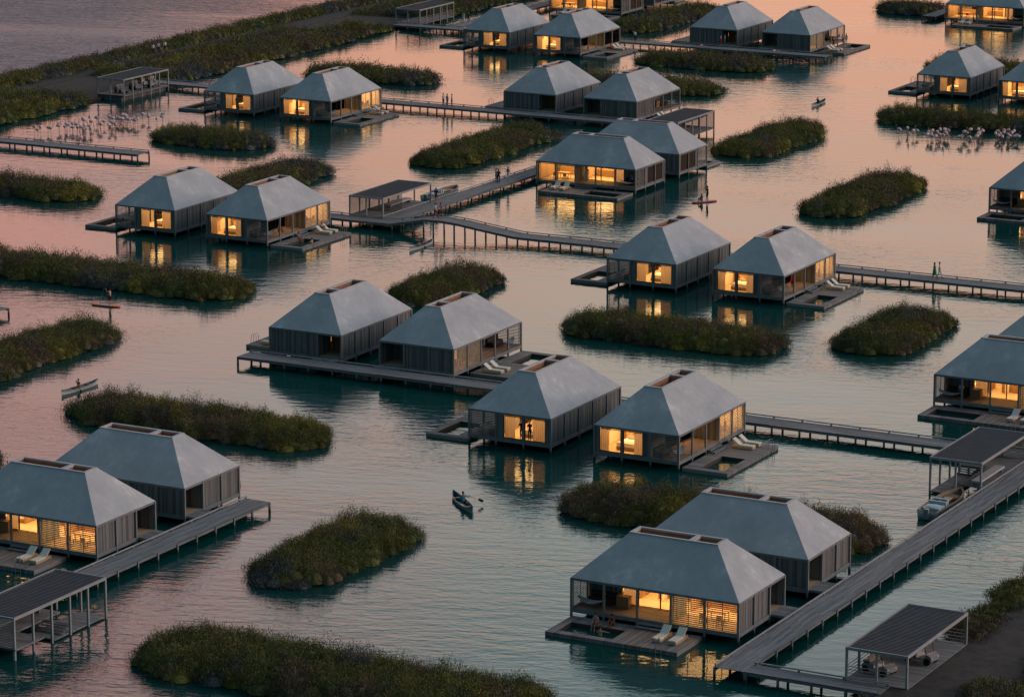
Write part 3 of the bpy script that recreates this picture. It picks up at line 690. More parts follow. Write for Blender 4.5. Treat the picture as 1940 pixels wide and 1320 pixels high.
# brightness differs from villa to villa
def relight(root, f):
    for ch in root.children:
        if ch.type == 'LIGHT':
            k = (ch.data.name.split('@')[0], round(f, 2))
            if k not in LV: d = ch.data.copy(); d.name = '%s@%s' % k; d.energy = bpy.data.lights[k[0]].energy*f; LV[k] = d
            ch.data = LV[k]
for i, key in enumerate(VILLAS):
    relight(ROOTS[key], (1.0, .78, 1.1, .9)[i*7 % 4] * {'V3': .3, 'F2': .55}.get(key, 1))
def inv(key, x, y, z=0):
    """villa-local bays (unmirrored plan) to world point, and heading helper"""
    loc, rz, mir = VT[key]; 
    if mir: x = 5-x
    return loc + Matrix.Rotation(rz, 3, 'Z') @ Vector((x*S, y*S, z*S))
def head(key, a):
    """a: heading angle in the villa's unmirrored plan -> world angle"""
    loc, rz, mir = VT[key]
    return rz + ((math.pi-a) if mir else a)

# ---------------------------------------------------------------- furniture
def lounger_proto():
    r = empty('sun_lounger'); b_ = MB(); b_.box(-.33, .33, -1.0, 1.0, .06, .26); b_.build('base', 'lounger_base', r)
    b_ = MB(); b_.box(-.31, .31, -1.0, .28, .262, .36); b_.build('seat_cushion', 'lounger_fabric', r)
    b_ = MB(); b_.obox((0, .60, .56), .62, .85, .10, Euler((R(38), 0, 0)).to_matrix()); b_.build('backrest', 'lounger_fabric', r)
    tag(r, None, 'sun lounger', 'sun loungers on the villa terraces'); return r
def hammock_proto():
    r = empty('hammock'); b_ = MB(); n = 12; k = 0
    for i in range(n+1):
        t_ = i/n; x = -1.15+2.3*t_; z = .35+.42*(2*t_-1)**2; w = .12+.36*math.sin(math.pi*t_)
        b_.v += [(x, -w, z+.08*math.sin(math.pi*t_)), (x, 0, z), (x, w, z+.08*math.sin(math.pi*t_))]
    for i in range(n):
        for j in (0, 1): a = i*3+j; b_.f.append((a, a+3, a+4, a+1)); b_.mi.append(0)
    k = len(b_.v); b_.v += [(x, y, z-.03) for x, y, z in b_.v[:k]]; b_.f += [tuple(k+i for i in f[::-1]) for f in b_.f]; b_.mi += [0]*(len(b_.f)-len(b_.mi))
    b_.build('cloth', 'hammock_cloth', r, smooth=True)
    b_ = MB(); b_.tube([(-1.15, 0, .77), (-1.3, 0, 1.15)], .012); b_.tube([(1.15, 0, .77), (1.3, 0, 1.15)], .012); b_.build('rope', 'metal_dark', r)
    tag(r, None, 'hammock', 'hammocks in the villa porches'); return r
def sofa_proto():
    r = empty('outdoor_sofa'); b_ = MB(); b_.box(-1.0, 1.0, -.4, .4, 0, .35); b_.box(-1.0, 1.0, .25, .42, .35, .8); b_.build('frame', 'dark_cushion', r)
    b_ = MB(); b_.box(-.95, .95, -.38, .25, .351, .47); b_.build('cushion', 'dark_cushion', r)
    tag(r, None, 'sofa', 'dark sofas in the villa porches'); return r
def bed_proto():
    r = empty('bed'); b_ = MB(); b_.box(-1.0, 1.0, -1.1, 1.1, .05, .32); b_.build('frame', 'cabinet', r)
    b_ = MB(); b_.box(-.97, .97, -1.07, 1.0, .321, .58); b_.build('mattress', 'white_linen', r)
    b_ = MB(); b_.box(-.99, .99, -1.08, -.3, .582, .63); b_.build('blanket', 'linen_rose', r)
    for x in (-.48, .48):
        b_ = MB(); b_.ell((x, .75, .72), .38, .16, .22); b_.build('pillow', 'cushion', r, smooth=True)
    b_ = MB(); b_.box(-1.1, 1.1, 1.11, 1.2, .0, 1.05); b_.build('headboard', 'inner_wood', r)
    tag(r, None, 'bed', 'beds in the lit bedrooms'); return r
def table_proto():
    r = empty('dining_table'); b_ = MB(); b_.box(-.8, .8, -.42, .42, .70, .75); b_.build('tabletop', 'cabinet', r)
    for x in (-.7, .7):
        for y in (-.34, .34): b_ = MB(); b_.box(x-.03, x+.03, y-.03, y+.03, 0, .70); b_.build('leg', 'cabinet', r)
    tag(r, None, 'table', 'dining tables in the villas'); return r
def chair_proto():
    r = empty('dining_chair'); b_ = MB(); b_.box(-.22, .22, -.22, .22, .42, .47); b_.build('seat', 'cabinet', r)
    b_ = MB(); b_.box(-.22, .22, .19, .22, .47, .85); b_.build('backrest', 'cabinet', r)
    for x in (-.19, .19):
        for y in (-.19, .19): b_ = MB(); b_.box(x-.02, x+.02, y-.02, y+.02, 0, .42); b_.build('leg', 'metal_dark', r)
    tag(r, None, 'chair', 'dining chairs in the villas'); return r
def bar_proto():
    r = empty('bar_cabinet'); b_ = MB(); b_.box(-.5, .5, -.25, .25, 0, .85); b_.build('body', 'cabinet', r); b_ = MB(); b_.box(-.54, .54, -.29, .29, .851, .89); b_.build('top', 'cabinet', r)
    tag(r, None, 'cabinet', 'bar cabinets in the villa porches'); return r
PF = dict(lounger=lounger_proto(), hammock=hammock_proto(), sofa=sofa_proto(), bed=bed_proto(), table=table_proto(), chair=chair_proto(), bar=bar_proto())
def put(kind, key, x, y, z, a, label):
    o = once(PF[kind]); p = inv(key, x, y, z); o.location = p; loc, rz, mir = VT[key]; o.rotation_euler = (0, 0, rz + (-a if mir else a)); o['label'] = label; return o
hidden_terrace = {'B2', 'A2', 'C2', 'C4', 'J2', 'G4', 'F1'}
for key, (U, V, o, gls, lit, phr) in VILLAS.items():
    if key not in hidden_terrace:
        if key not in ('V7', 'E1', 'D1', 'V5', 'V2', 'D3', 'G1', 'H1', 'G2'):
            put('lounger', key, 3.14, -.80, .115, 0, 'sun lounger nearer the pool at ' + phr)
            put('lounger', key, 3.60, -.80, .115, 0, 'sun lounger farther from the pool at ' + phr)
        elif key == 'V4': pass
        if key not in ('D3', 'V4', 'G2'):
            put('hammock', key, .50, .30, .30, 0, 'pale hammock at ' + phr)
            put('sofa', key, .55, .80, .302, 0, 'dark porch sofa at ' + phr)
        if key in ('B1', 'J1', 'A1', 'H1', 'D4'): put('bar', key, 1.25, .72, .302, 0, 'wooden bar cabinet at ' + phr)
    if lit and key not in ('B2', 'A2', 'V4', 'F1', 'V3', 'J2', 'G4', 'C4'):
        put('bed', key, .85, 2.05, .302, math.pi/2*-1, 'bed inside ' + phr)
    if lit and key in ('B1', 'A1', 'C1', 'C3', 'G3', 'J1', 'V1', 'V6', 'V8', 'E2', 'D2', 'V3'):
        put('table', key, 4.0, .85, .302, 0, 'dining table inside ' + phr)
        put('chair', key, 3.75, .45, .302, math.pi, 'dining chair nearer the porch in ' + phr)
        put('chair', key, 4.25, .45, .302, math.pi, 'dining chair nearer the wall in ' + phr)

# ---------------------------------------------------------------- shelters
def shelter(u0, v0, latt, water_side, base, label, floor=True, low=None, bench=None, rails=False, zb=0.0, name='slatted_shelter'):
    r = empty(name, W(u0, v0)); WX, LY = 1.7, 4.2
    tag(r, label, 'shelter', 'slat-roofed shelters')
    def bd(mb, nm, m, parent=r): return mb.build(nm, m, parent, False, S)
    b_ = MB(); f = .04
    b_.box(0, WX, 0, f, 1.085, 1.158); b_.box(0, WX, LY-f, LY, 1.085, 1.158); b_.box(0, f, f, LY-f, 1.085, 1.158); b_.box(WX-f, WX, f, LY-f, 1.085, 1.158); bd(b_, 'roof_frame', 'pergola_frame')
    b_ = MB(); n = 38
    for i in range(n):
        y = f+.055+(LY-2*f-.11)*i/(n-1); b_.box(f+.001, WX-f-.001, y-.021, y+.021, 1.132, 1.144)
    pn = MB(); pn.box(f+.001, WX-f-.001, f+.001, LY-f-.001, 1.090, 1.098); bd(pn, 'gap_shade_panel', 'gap_shade_panel')  # added dark panel under the slats, stands in for shade in their gaps
    bd(b_, 'slat_roof', 'pergola_slat')
    ws = WX-.03 if water_side == 'hi' else .03; os_ = .03 if water_side == 'hi' else WX-.03
    pts = [(ws, .03+i*(LY-.06)/5) for i in range(6)] + [(os_, .03), (os_, LY-.03), (WX/2, LY-.03), (WX/2, .03)]
    for x, y in pts:
        p = MB(); s_ = .028; p.box(x-s_, x+s_, y-s_, y+s_, base, 1.084); bd(p, 'post', 'pergola_frame')
    if floor == True: b_ = MB(); b_.box(0, WX, 0, LY, .25, .299); bd(b_, 'deck', 'deck_wood')
    elif floor:
        b_ = MB(); 
        for q in floor: b_.box(*q, .25, .299)
        bd(b_, 'deck', 'deck_wood')
    if low:
        b_ = MB(); b_.box(*low, .03, .075); bd(b_, 'low_platform', 'deck_wood')
        b_ = MB(); lx0, lx1, ly0, ly1 = low; up = ly0 if floor[0][3] <= ly0+.01 or True else ly1
        return_y = low_step
        for i in range(5):
            z = .075+.045*(i+1); yy = return_y + (i*.09 if stepdir > 0 else -i*.09)
            b_.box(lx0+.02, lx1-.02, yy-.045, yy+.045, z-.02, z)
        bd(b_, 'stair', 'beam_wood')
    if latt:
        for (ax, c, a0, a1) in latt:
            b_ = MB(); lattice(b_, ax, c, a0, a1, .31, 1.08, .045, .01); bd(b_, 'lattice_screen', 'slat_wood')
    if rails:
        b_ = MB()
        for z in (.38, .47, .56, .65):
            b_.box(ws-.008, ws+.008, .06, LY-.06, z, z+.014); b_.box(.06, WX-.06, .022, .038, z, z+.014)
            if rails == 2: b_.box(.06, WX-.06, LY-.038, LY-.022, z, z+.014)
        bd(b_, 'railing', 'pergola_frame')
    return r
low_step = 2.2; stepdir = 1
shelter(67.77, 17.87, None, 'lo', .0, 'slatted cart shelter on the bottom right shore', True, rails=2)
shelter(46.10, 9.83, [('x', .03, .05, 1.65)], 'hi', -.8, 'slatted boat shelter at the bottom left with piles in water', [(0, 1.7, 0, 1.3), (0, .78, 1.3, 3.3)], (.80, 1.66, 1.8, 4.15), name='slatted_shelter')
low_step = 2.25; stepdir = 1
shelter(62.72, 36.42, [('x', 4.17, .05, 1.65)], 'lo', -.8, 'slatted boat shelter on the right with stairs, above the moored launch', [(0, 1.7, 2.7, 4.2), (.84, 1.7, .4, 2.7)], (.04, .80, 0, 2.3))
shelter(24.72, 65.40, [('y', .03, .05, 1.75), ('x', 1.72, .05, 1.65)], 'lo', -.8, 'slatted shelter on the covered jetty in the middle left', True)
shelter(27.25, 89.20, [('x', 4.17, .05, 1.65), ('y', .03, 3.0, 4.15)], 'hi', -.8, 'slatted shelter beside the dark top pair, its feet in the water', [(0, 1.7, 1.6, 4.2), (0, .8, 0, 1.6)])
shelter(-4.05, 87.90, None, 'hi', -.4, 'slatted cart shelter at the upper left holding parked carts', True)
shelter(-4.10, 119.05, None, 'hi', -.4, 'empty slatted shelter at the top left', True, rails=2)
b_ = MB(); p = W(-4.0, 87.95); q = W(-2.55, 92.1); b_.box(p.x, q.x, p.y, q.y, -2, .66); tag(b_.build('quay_wall', 'concrete'), 'dark quay wall under the upper left cart shelter', 'wall')
for (u0, u1, v0, v1, lb) in ((25.25, 25.62, 67.4, 69.3, 'long low bench at the middle left jetty'), (63.95, 64.25, 36.8, 38.9, 'long low bench beside the stairs on the right jetty'), (46.2, 46.5, 10.9, 12.9, 'long low bench at the bottom left jetty')):
    r = empty('bench', W((u0+u1)/2, (v0+v1)/2, .3)); w_, l_ = (u1-u0)*S, (v1-v0)*S
    b_ = MB(); b_.box(-w_/2, w_/2, -l_/2, l_/2, .30, .46); b_.build('seat', 'roof_trim', r); b_ = MB(); b_.box(-w_/2+.08, w_/2-.08, -l_/2+.2, -l_/2+.45, .001, .299); b_.box(-w_/2+.08, w_/2-.08, l_/2-.45, l_/2-.2, .001, .299); b_.build('support', 'beam_wood', r)
    tag(r, lb, 'bench', 'benches on the jetties')

# ---------------------------------------------------------------- golf carts
def cart_proto():
    r = empty('golf_cart'); b_ = MB()
    k = 0; prof = [(-1.15, .30), (-1.15, .62), (-.85, .78), (-.66, .74), (-.52, .42), (.0, .42), (.08, .60), (.95, .66), (1.15, .50), (1.15, .30)]
    n = len(prof)
    for x in (-.55, .55): b_.v += [(x, y, z) for y, z in prof]
    for i in range(n): j = (i+1) % n; b_.f.append((i, j, n+j, n+i)); b_.mi.append(0)
    b_.f += [tuple(range(n))[::-1], tuple(range(n, 2*n))]; b_.mi += [0, 0]; b_.build('body', 'cart_white', r)
    for x in (-.52, .52):
        for y in (-.8, .78):
            b_ = MB(); b_.tube([(x-.10, y, .25), (x+.10, y, .25)], .25, 14); b_.build('wheel', 'tyre', r)
    b_ = MB(); b_.box(-.5, .5, .02, .48, .63, .76); b_.obox((0, .52, 1.0), 1.0, .1, .42, Euler((R(-12), 0, 0)).to_matrix()); b_.build('seat', 'seat_vinyl', r)
    b_ = MB(); b_.box(-.5, .5, .70, 1.05, .665, .80); b_.build('rear_seat', 'cart_brown', r)
    b_ = MB(); b_.tube([(-.25, -.55, .7), (-.25, -.35, .98)], .02); 
    for i in range(12):
        a, a2 = 2*math.pi*i/12, 2*math.pi*(i+1)/12; b_.tube([(-.25+.17*math.cos(a), -.35, .98+.17*math.sin(a)), (-.25+.17*math.cos(a2), -.35, .98+.17*math.sin(a2))], .014, 5)
    b_.build('steering_wheel', 'black', r)
    b_ = MB()
    for x in (-.5, .5): b_.tube([(x, -.72, .74), (x, -.58, 1.45)], .018)
    b_.tube([(-.5, -.58, 1.45), (.5, -.58, 1.45)], .018); b_.build('windscreen_frame', 'black', r)
    for x in (-.4, .4): b_ = MB(); b_.ell((x, -1.14, .52), .07, .03, .06); b_.build('headlight', 'metal', r, True)
    tag(r, None, 'golf cart', 'parked golf carts'); return r
cart = cart_proto(); cpos = [(68.35, 18.75, .2, R(72), 'white golf cart nearest the railing in the bottom right shelter'), (68.95, 20.1, .2, R(80), 'second golf cart, tucked behind the nearest one, bottom right'),
  (-3.1, 88.75, .2, R(60), 'leftmost white golf cart in the upper left shelter'), (-3.1, 90.1, .2, R(60), 'brown-seated golf cart in the middle of the upper left shelter'), (-3.0, 90.9, .2, R(95), 'golf cart with pale seat back in the upper left shelter'), (-3.1, 91.75, .2, R(70), 'rightmost golf cart in the upper left shelter')]
for i, (u, v, z, a, lb) in enumerate(cpos):
    o = cart if i == 0 else copy_tree(cart); place(o, u, v, .3, a, lb); o.location.z = .3*S + (.003 if i else .0)

# ---------------------------------------------------------------- boats
def hull(b_, Ln, Bm, H, sheer, n=16, m=8, inner=.04, rev=False):
    """double-ended open hull along +x"""
    rows = []
    for side in (0, 1):
        for i in range(n+1):
            t_ = i/n*2-1; w = Bm/2*max(.0, (1-abs(t_)**2.4))**.8+.008; zt = H+sheer*abs(t_)**3
            for j in range(m+1):
                a = math.pi*j/m - math.pi/2; ww = (w-inner*side if w > inner*1.5 else w*.6) if side else w; zz = -.10+inner*side
                y = math.sin(a)*ww if True else 0; d = abs(math.sin(a))
                z = zt-(zt-zz)*(math.cos(a)**.55 if math.cos(a) > 1e-6 else 0) + (0.0)
                b_.v.append((t_*Ln/2*(1-.03*math.cos(a)) , y, z))
    st = m+1
    for side in (0, 1):
        k = side*(n+1)*st; b_.m = side
        for i in range(n):
            for j in range(m):
                f = (k+i*st+j, k+i*st+j+1, k+(i+1)*st+j+1, k+(i+1)*st+j); b_.f.append(f if side else f[::-1]); b_.mi.append(side)
    k = (n+1)*st
    for i in range(n):
        for j in (0, m):
            f = (i*st+j, (i+1)*st+j, k+(i+1)*st+j, k+i*st+j); b_.f.append(f); b_.mi.append(0)
def canoe_proto(m):
    r = empty('canoe'); b_ = MB(); hull(b_, 5.4, .90, .27, .24); b_.build('hull', [m, 'canoe_inside'], r, True)
    for x in (-1.3, .2, 1.35): b_ = MB(); b_.box(x-.09, x+.09, -.36, .36, .22, .25); b_.build('thwart', 'teak', r)
    return tag(r, None, 'canoe', 'canoes on the lagoon')
def paddle(p, q, label, blade='black', both=False):
    r = empty('paddle', p); d = Vector(q)-Vector(p); b_ = MB(); b_.tube([(0, 0, 0), d*.98], .016); b_.build('shaft', 'teak', r)
    rot = d.to_track_quat('Z', 'X').to_matrix()
    b_ = MB(); b_.obox(d*1.0 + d.normalized()*.18, .20, .03, .44, rot); b_.build('blade', blade, r)
    return tag(r, label, 'paddle', 'paddles of the boaters')
def launch(label, u, v, rz, m='hull_grey'):
    r = empty('motor_launch', W(u, v), rz); Ln, Bm = 7.6, 2.1; n = 18
    b_ = MB()
    def w(t_): return Bm/2*(1-max(0, t_)**2.6)**.75*(1-.18*max(0, -t_)**2)+.01
    for side, ins in ((0, 0), (1, .14)):
        for i in range(n+1):
            t_ = i/n*2-1; ww = max(.01, w(t_)-ins); zt = .72+.18*max(0, t_)**2; x = t_*Ln/2-(ins if t_ > .8 else -ins if t_ < -.9 else 0)
            zb = -.15 if side == 0 else .25
            for y, z in ((-ww, zt), (-ww*.86, zb), (ww*.86, zb), (ww, zt)): b_.v.append((x, y, z))
    for side in (0, 1):
        k = side*(n+1)*4
        for i in range(n):
            for j in range(3):
                f = (k+i*4+j, k+i*4+j+1, k+(i+1)*4+j+1, k+(i+1)*4+j); b_.f.append(f if side else f[::-1]); b_.mi.append(side*(2 if j == 1 else 1))
        e = k; f = (e, e+1, e+2, e+3); b_.f.append(f); b_.mi.append(side)
    k = (n+1)*4
    for i in range(n):
        for j in (0, 3): b_.f.append((i*4+j, (i+1)*4+j, k+(i+1)*4+j, k+i*4+j)); b_.mi.append(2)
    for (a, c) in ((0, 3),): b_.f.append((0, 3, k+3, k)); b_.mi.append(2)
    b_.build('hull', [m, 'teak', 'teak'], r, True)
    b_ = MB(); b_.box(-3.0, -1.7, -.72, .72, .3, .78); b_.ell((-2.35, 0, .78), .62, .7, .12, 14, 5); b_.build('sun_pad', 'boat_vinyl', r)
    b_ = MB(); b_.box(-1.55, -1.3, -.75, .75, .3, 1.0); b_.build('bench_back', 'boat_vinyl', r)
    b_ = MB(); b_.box(-.9, -.6, -.62, .62, .3, 1.05); c = b_.build('console', 'boat_vinyl', r)
    b_ = MB(); b_.box(-.91, -.903, -.45, -.1, .78, .98); b_.box(-.91, -.903, .1, .45, .78, .98); b_.build('instrument', 'black', c)
    b_ = MB(); b_.box(.1, 1.1, -.35, .35, .66, .71); b_.box(.3, .38, -.05, .05, .3, .659); b_.box(.8, .88, -.05, .05, .3, .659); b_.build('table', 'lounger_base', r)
    b_ = MB(); b_.box(1.5, 2.5, -.62, .62, .3, .58); b_.build('bow_seat', 'cabinet', r)
    b_ = MB(); b_.box(-4.05, -3.8, -.2, .2, .1, .95); b_.build('outboard_motor', 'cart_white', r)
    return tag(r, label, 'boat', 'moored launches')
launch('grey launch with wooden deck and small table moored below the right jetty', 63.78, 35.0, R(90)+R(0))
launch('pale launch moored at the far end of the middle left jetty', 25.42, 72.3, R(90), 'hull_white')
cw = canoe_proto('hull_white'); cg = canoe_proto('hull_grey')
def ang(u0, v0, u1, v1): return math.atan2(v1-v0, u1-u0)
place(cw, 29.85, 104.2, 0, ang(29.9, 103.1, 29.8, 105.3), 'small white canoe alone in the pink water at upper right')
c2 = place(copy_tree(cw), 30.17, 62.1, 0, ang(30.18, 60.9, 30.16, 63.3), 'white canoe beside the piles of the humped bridge')
c3 = place(copy_tree(cw), 32.05, 35.1, 0, ang(31.97, 34, 32.12, 36.3), 'white canoe with the olive-clad paddler on the left')
c4 = cg.scale = (1.08, 1.08, 1.08); place(cg, 50.78, 28.5, 0, ang(50.06, 29.25, 51.64, 27.68), 'grey-green canoe in the open water at the centre bottom')
def board(label, u, v, rz, m):
    r = empty('paddleboard', W(u, v), rz); b_ = MB(); n = 20; k = 0
    for z in (-.02, .14):
        for i in range(n):
            a = 2*math.pi*i/n; ca, sa = math.cos(a), math.sin(a); b_.v.append((1.65*math.copysign(abs(ca)**.8, ca), .40*math.copysign(abs(sa)**.7, sa), z))
    for i in range(n): j = (i+1) % n; b_.f.append((i, j, n+j, n+i)); b_.mi.append(0)
    b_.f += [tuple(range(n))[::-1], tuple(range(n, 2*n))]; b_.mi += [0, 0]; b_.build('board', m, r)
    b_ = MB(); b_.box(-.75, .6, -.28, .28, .141, .15); b_.build('deck_pad', 'sup_pad', r)
    return tag(r, label, 'paddleboard', 'paddleboards on the lagoon')
board('orange paddleboard under the shirtless man on the left', 25.2, 46.55, ang(24.6, 46.5, 25.83, 46.6), 'sup_orange')
board('dark red paddleboard carrying two people right of the glass-fronted villa', 36.25, 76.65, ang(35.98, 76.19, 36.52, 77.1)-.1, 'sup_red')

# ---------------------------------------------------------------- flamingos
def flamingo_proto(pose):
    b_ = MB(); b_.m = 0
    b_.tube([(.36, 0, .70), (.26, 0, .76), (.12, 0, .81), (-.04, 0, .83), (-.17, 0, .84), (-.24, 0, .88)], [.02, .11, .185, .195, .135, .05], 8, True, 1.0)
    b_.m = 1
    if pose == 0: pts = [(-.22, 0, .87), (-.30, 0, .98), (-.24, 0, 1.10), (-.22, 0, 1.22), (-.28, 0, 1.31), (-.37, 0, 1.28)]
    elif pose == 1: pts = [(-.22, 0, .87), (-.34, 0, .85), (-.42, 0, .68), (-.44, 0, .45), (-.46, 0, .25), (-.52, 0, .12)]
    else: pts = [(-.22, 0, .87), (-.30, 0, .95), (-.20, 0, 1.02), (-.05, 0, .99), (.05, 0, .97), (.14, 0, .93)]
    b_.tube(pts, [.045, .032, .028, .028, .042, .035], 6); b_.tube([pts[-1], Vector(pts[-1])+Vector((-.08, 0, -.07)), Vector(pts[-1])+Vector((-.09, 0, -.14))], [.032, .024, .008], 5)
    b_.m = 2
    for y in (-.05, .05): b_.tube([(.0, y, .72), (.03, y, .42), (0, y, .40), (.01, y, -.25)], [.03, .011, .013, .010], 5)
    o = b_.build('flamingo', ['flamingo_body', 'flamingo_pink', 'flamingo_leg'], None, True); return o
FP = [flamingo_proto(i) for i in range(3)]; fu = [0, 0, 0]
F1 = [(-0.51, 77.48), (-0.02, 77.08), (-0.25, 77.62), (0.05, 77.85), (0.29, 77.74), (0.06, 78.79), (0.29, 78.41), (0.72, 78.31), (0.13, 79.23), (0.48, 78.85), (0.59, 78.91), (1.08, 78.5), (0.49, 79.29), (0.82, 79.2), (1.45, 78.37), (1.34, 78.74), (-0.04, 80.95), (0.37, 80.41), (1.32, 79.13), (1.64, 78.57), (1.95, 78.14), (1.96, 78.31), (1.86, 78.83), (2.1, 78.55), (0.08, 81.35), (0.98, 80.2), (0.61, 81.2), (1.58, 79.95), (1.81, 79.8), (0.84, 81.94), (0.69, 82.2), (1.21, 81.72), (1.17, 82.11), (1.33, 82.03), (1.5, 81.67), (1.7, 81.64), (1.92, 81.55), (1.3, 82.53), (1.53, 82.38), (1.86, 82.07), (2.25, 81.66), (2.15, 81.95), (2.06, 82.32), (2.68, 81.55), (2.54, 81.99), (2.36, 79.76), (2.57, 79.97), (2.05, 80.47), (1.4, 80.69), (1.89, 83.37), (2.49, 82.99), (2.43, 83.14), (3.26, 82.61), (3.21, 83.21), (2.88, 83.72)]
F2 = [(37.27, 96.88), (37.42, 97.61), (38.03, 96.23), (37.98, 97.01), (38.07, 97.25), (38.78, 97.51), (38.81, 96.89), (39.05, 96.17), (39.06, 96.59), (39.34, 95.92), (39.1, 97.28), (39.05, 97.84), (39.23, 97.94), (39.53, 97.27), (39.53, 97.68), (39.52, 96.49), (39.59, 95.9), (39.82, 96.26), (39.87, 96.68), (40.25, 98.01), (40.55, 97.51), (40.58, 96.43), (40.57, 96.89), (40.77, 96.18), (40.31, 98.68), (41.14, 96.31), (40.61, 98.97), (41.0, 98.46), (40.94, 98.27), (41.15, 97.53), (41.37, 96.78), (41.64, 98.92), (41.76, 99.4), (41.75, 98.32), (42.02, 98.18), (42.0, 98.76), (42.11, 97.72), (42.43, 97.4), (42.1, 99.17), (42.46, 98.65), (42.43, 98.17), (42.58, 97.97), (42.78, 97.26), (42.37, 99.2), (42.87, 98.22), (42.87, 97.82), (43.1, 97.83)]
for lst, lb, gr in ((F1, 'pale pink flamingo standing in the larger flock at upper left', 'flamingos of the larger flock, upper left'), (F2, 'pale pink flamingo standing in the smaller flock at upper right', 'flamingos of the smaller flock, upper right')):
    for (u, v) in lst:
        k = random.choice([0, 0, 0, 1, 2, 2]); o = FP[k] if not fu[k] else FP[k].copy()
        if fu[k]: C.objects.link(o)
        fu[k] = 1; s = random.uniform(1.0, 1.22); o.scale = (s, s, s); place(o, u, v, 0, random.uniform(0, 6.28), lb, gr); o['category'] = 'flamingo'

# ---------------------------------------------------------------- people
POSES = {}
def sk(**k): return k
def base_pose():
    return dict(pel=(0, 0, .95), spi=(0, .0, 1.14), che=(0, 0, 1.32), nek=(0, 0, 1.47), hed=(0, -.01, 1.60), top=(0, 0, 1.72),
      shl=(.17, 0, 1.40), ell=(.24, 0, 1.14), hal=(.24, -.06, .90), shr=(-.17, 0, 1.40), elr=(-.24, 0, 1.14), har=(-.24, -.06, .90),
      hil=(.09, 0, .90), knl=(.10, -.02, .50), ftl=(.10, .02, .08), tol=(.10, -.14, .03), hir=(-.09, 0, .90), knr=(-.10, -.02, .50), ftr=(-.10, .02, .08), tor=(-.10, -.14, .03))
def P_(**kw): p = base_pose(); p.update(kw); return p
POSES['stand'] = P_()
POSES['walk'] = P_(knl=(.10, -.16, .52), ftl=(.10, -.24, .10), tol=(.10, -.40, .06), knr=(-.10, .06, .50), ftr=(-.10, .26, .12), tor=(-.10, .14, .03), hal=(.24, .16, .93), ell=(.24, .08, 1.13), har=(-.24, -.22, .95), elr=(-.24, -.05, 1.13))
POSES['wave'] = P_(elr=(-.34, -.05, 1.55), har=(-.30, -.10, 1.82))
POSES['talk'] = P_(elr=(-.25, -.06, 1.16), har=(-.12, -.28, 1.24), ell=(.26, .02, 1.14), hal=(.16, -.22, 1.05))
POSES['paddle_up'] = P_(ell=(.22, -.24, 1.46), hal=(.12, -.42, 1.72), elr=(-.24, -.10, 1.16), har=(-.10, -.38, 1.05), knl=(.12, -.06, .50), ftl=(.14, .03, .08), knr=(-.12, -.06, .50), ftr=(-.14, .03, .08), tol=(.14, -.13, .03), tor=(-.14, -.13, .03))
def shift(p, dz, dy=0): return {k: (a, b+dy, c+dz) for k, (a, b, c) in p.items()}
_s = dict(pel=(0, 0, .12), spi=(0, .02, .30), che=(0, .02, .48), nek=(0, .0, .63), hed=(0, -.02, .76), top=(0, -.01, .88), shl=(.17, .01, .57), shr=(-.17, .01, .57), hil=(.09, 0, .10), hir=(-.09, 0, .10))
POSES['kneel_paddle'] = P_(**_s, ell=(.26, -.12, .42), hal=(.30, -.34, .46), elr=(-.12, -.22, .66), har=(.02, -.34, .84), knl=(.12, -.42, .16), ftl=(.12, -.72, .06), tol=(.12, -.84, .10), knr=(-.12, -.42, .20), ftr=(-.12, -.72, .06), tor=(-.12, -.84, .10))
POSES['paddle_side'] = P_(**_s, ell=(.32, -.10, .50), hal=(.42, -.32, .62), elr=(-.14, -.20, .62), har=(-.02, -.32, .80), knl=(.12, -.42, .16), ftl=(.12, -.72, .06), tol=(.12, -.84, .10), knr=(-.12, -.42, .20), ftr=(-.12, -.72, .06), tor=(-.12, -.84, .10))
POSES['sit_edge'] = P_(**_s, ell=(.24, -.04, .34), hal=(.14, -.30, .22), elr=(-.24, -.04, .34), har=(-.14, -.30, .22), knl=(.12, -.42, .14), ftl=(.12, -.46, -.28), tol=(.12, -.58, -.33), knr=(-.12, -.42, .14), ftr=(-.12, -.46, -.28), tor=(-.12, -.58, -.33))
POSES['sit_knees'] = P_(**_s, ell=(.24, -.12, .34), hal=(.10, -.36, .36), elr=(-.24, -.12, .34), har=(-.10, -.36, .36), knl=(.13, -.34, .46), ftl=(.11, -.42, .08), tol=(.11, -.56, .03), knr=(-.13, -.34, .46), ftr=(-.11, -.42, .08), tor=(-.11, -.56, .03))
POSES['recline'] = P_(pel=(0, 0, .12), spi=(0, .18, .20), che=(0, .36, .32), nek=(0, .48, .42), hed=(0, .56, .52), top=(0, .62, .63), shl=(.17, .42, .37), shr=(-.17, .42, .37), ell=(.28, .24, .24), hal=(.20, .02, .20), elr=(-.28, .24, .24), har=(-.20, .02, .20), hil=(.09, -.02, .11), hir=(-.09, -.02, .11), knl=(.11, -.42, .26), ftl=(.10, -.80, .10), tol=(.10, -.88, .18), knr=(-.11, -.44, .12), ftr=(-.10, -.84, .09), tor=(-.10, -.90, .17))
POSES['chest_out'] = shift(P_(elr=(-.40, -.12, 1.34), har=(-.62, -.22, 1.30), ell=(.36, -.14, 1.25), hal=(.30, -.36, 1.18)), -1.12)
EDG = [('pel', 'spi'), ('spi', 'che'), ('che', 'nek'), ('nek', 'hed'), ('hed', 'top'), ('che', 'shl'), ('shl', 'ell'), ('ell', 'hal'), ('che', 'shr'), ('shr', 'elr'), ('elr', 'har'),
       ('pel', 'hil'), ('hil', 'knl'), ('knl', 'ftl'), ('ftl', 'tol'), ('pel', 'hir'), ('hir', 'knr'), ('knr', 'ftr'), ('ftr', 'tor')]
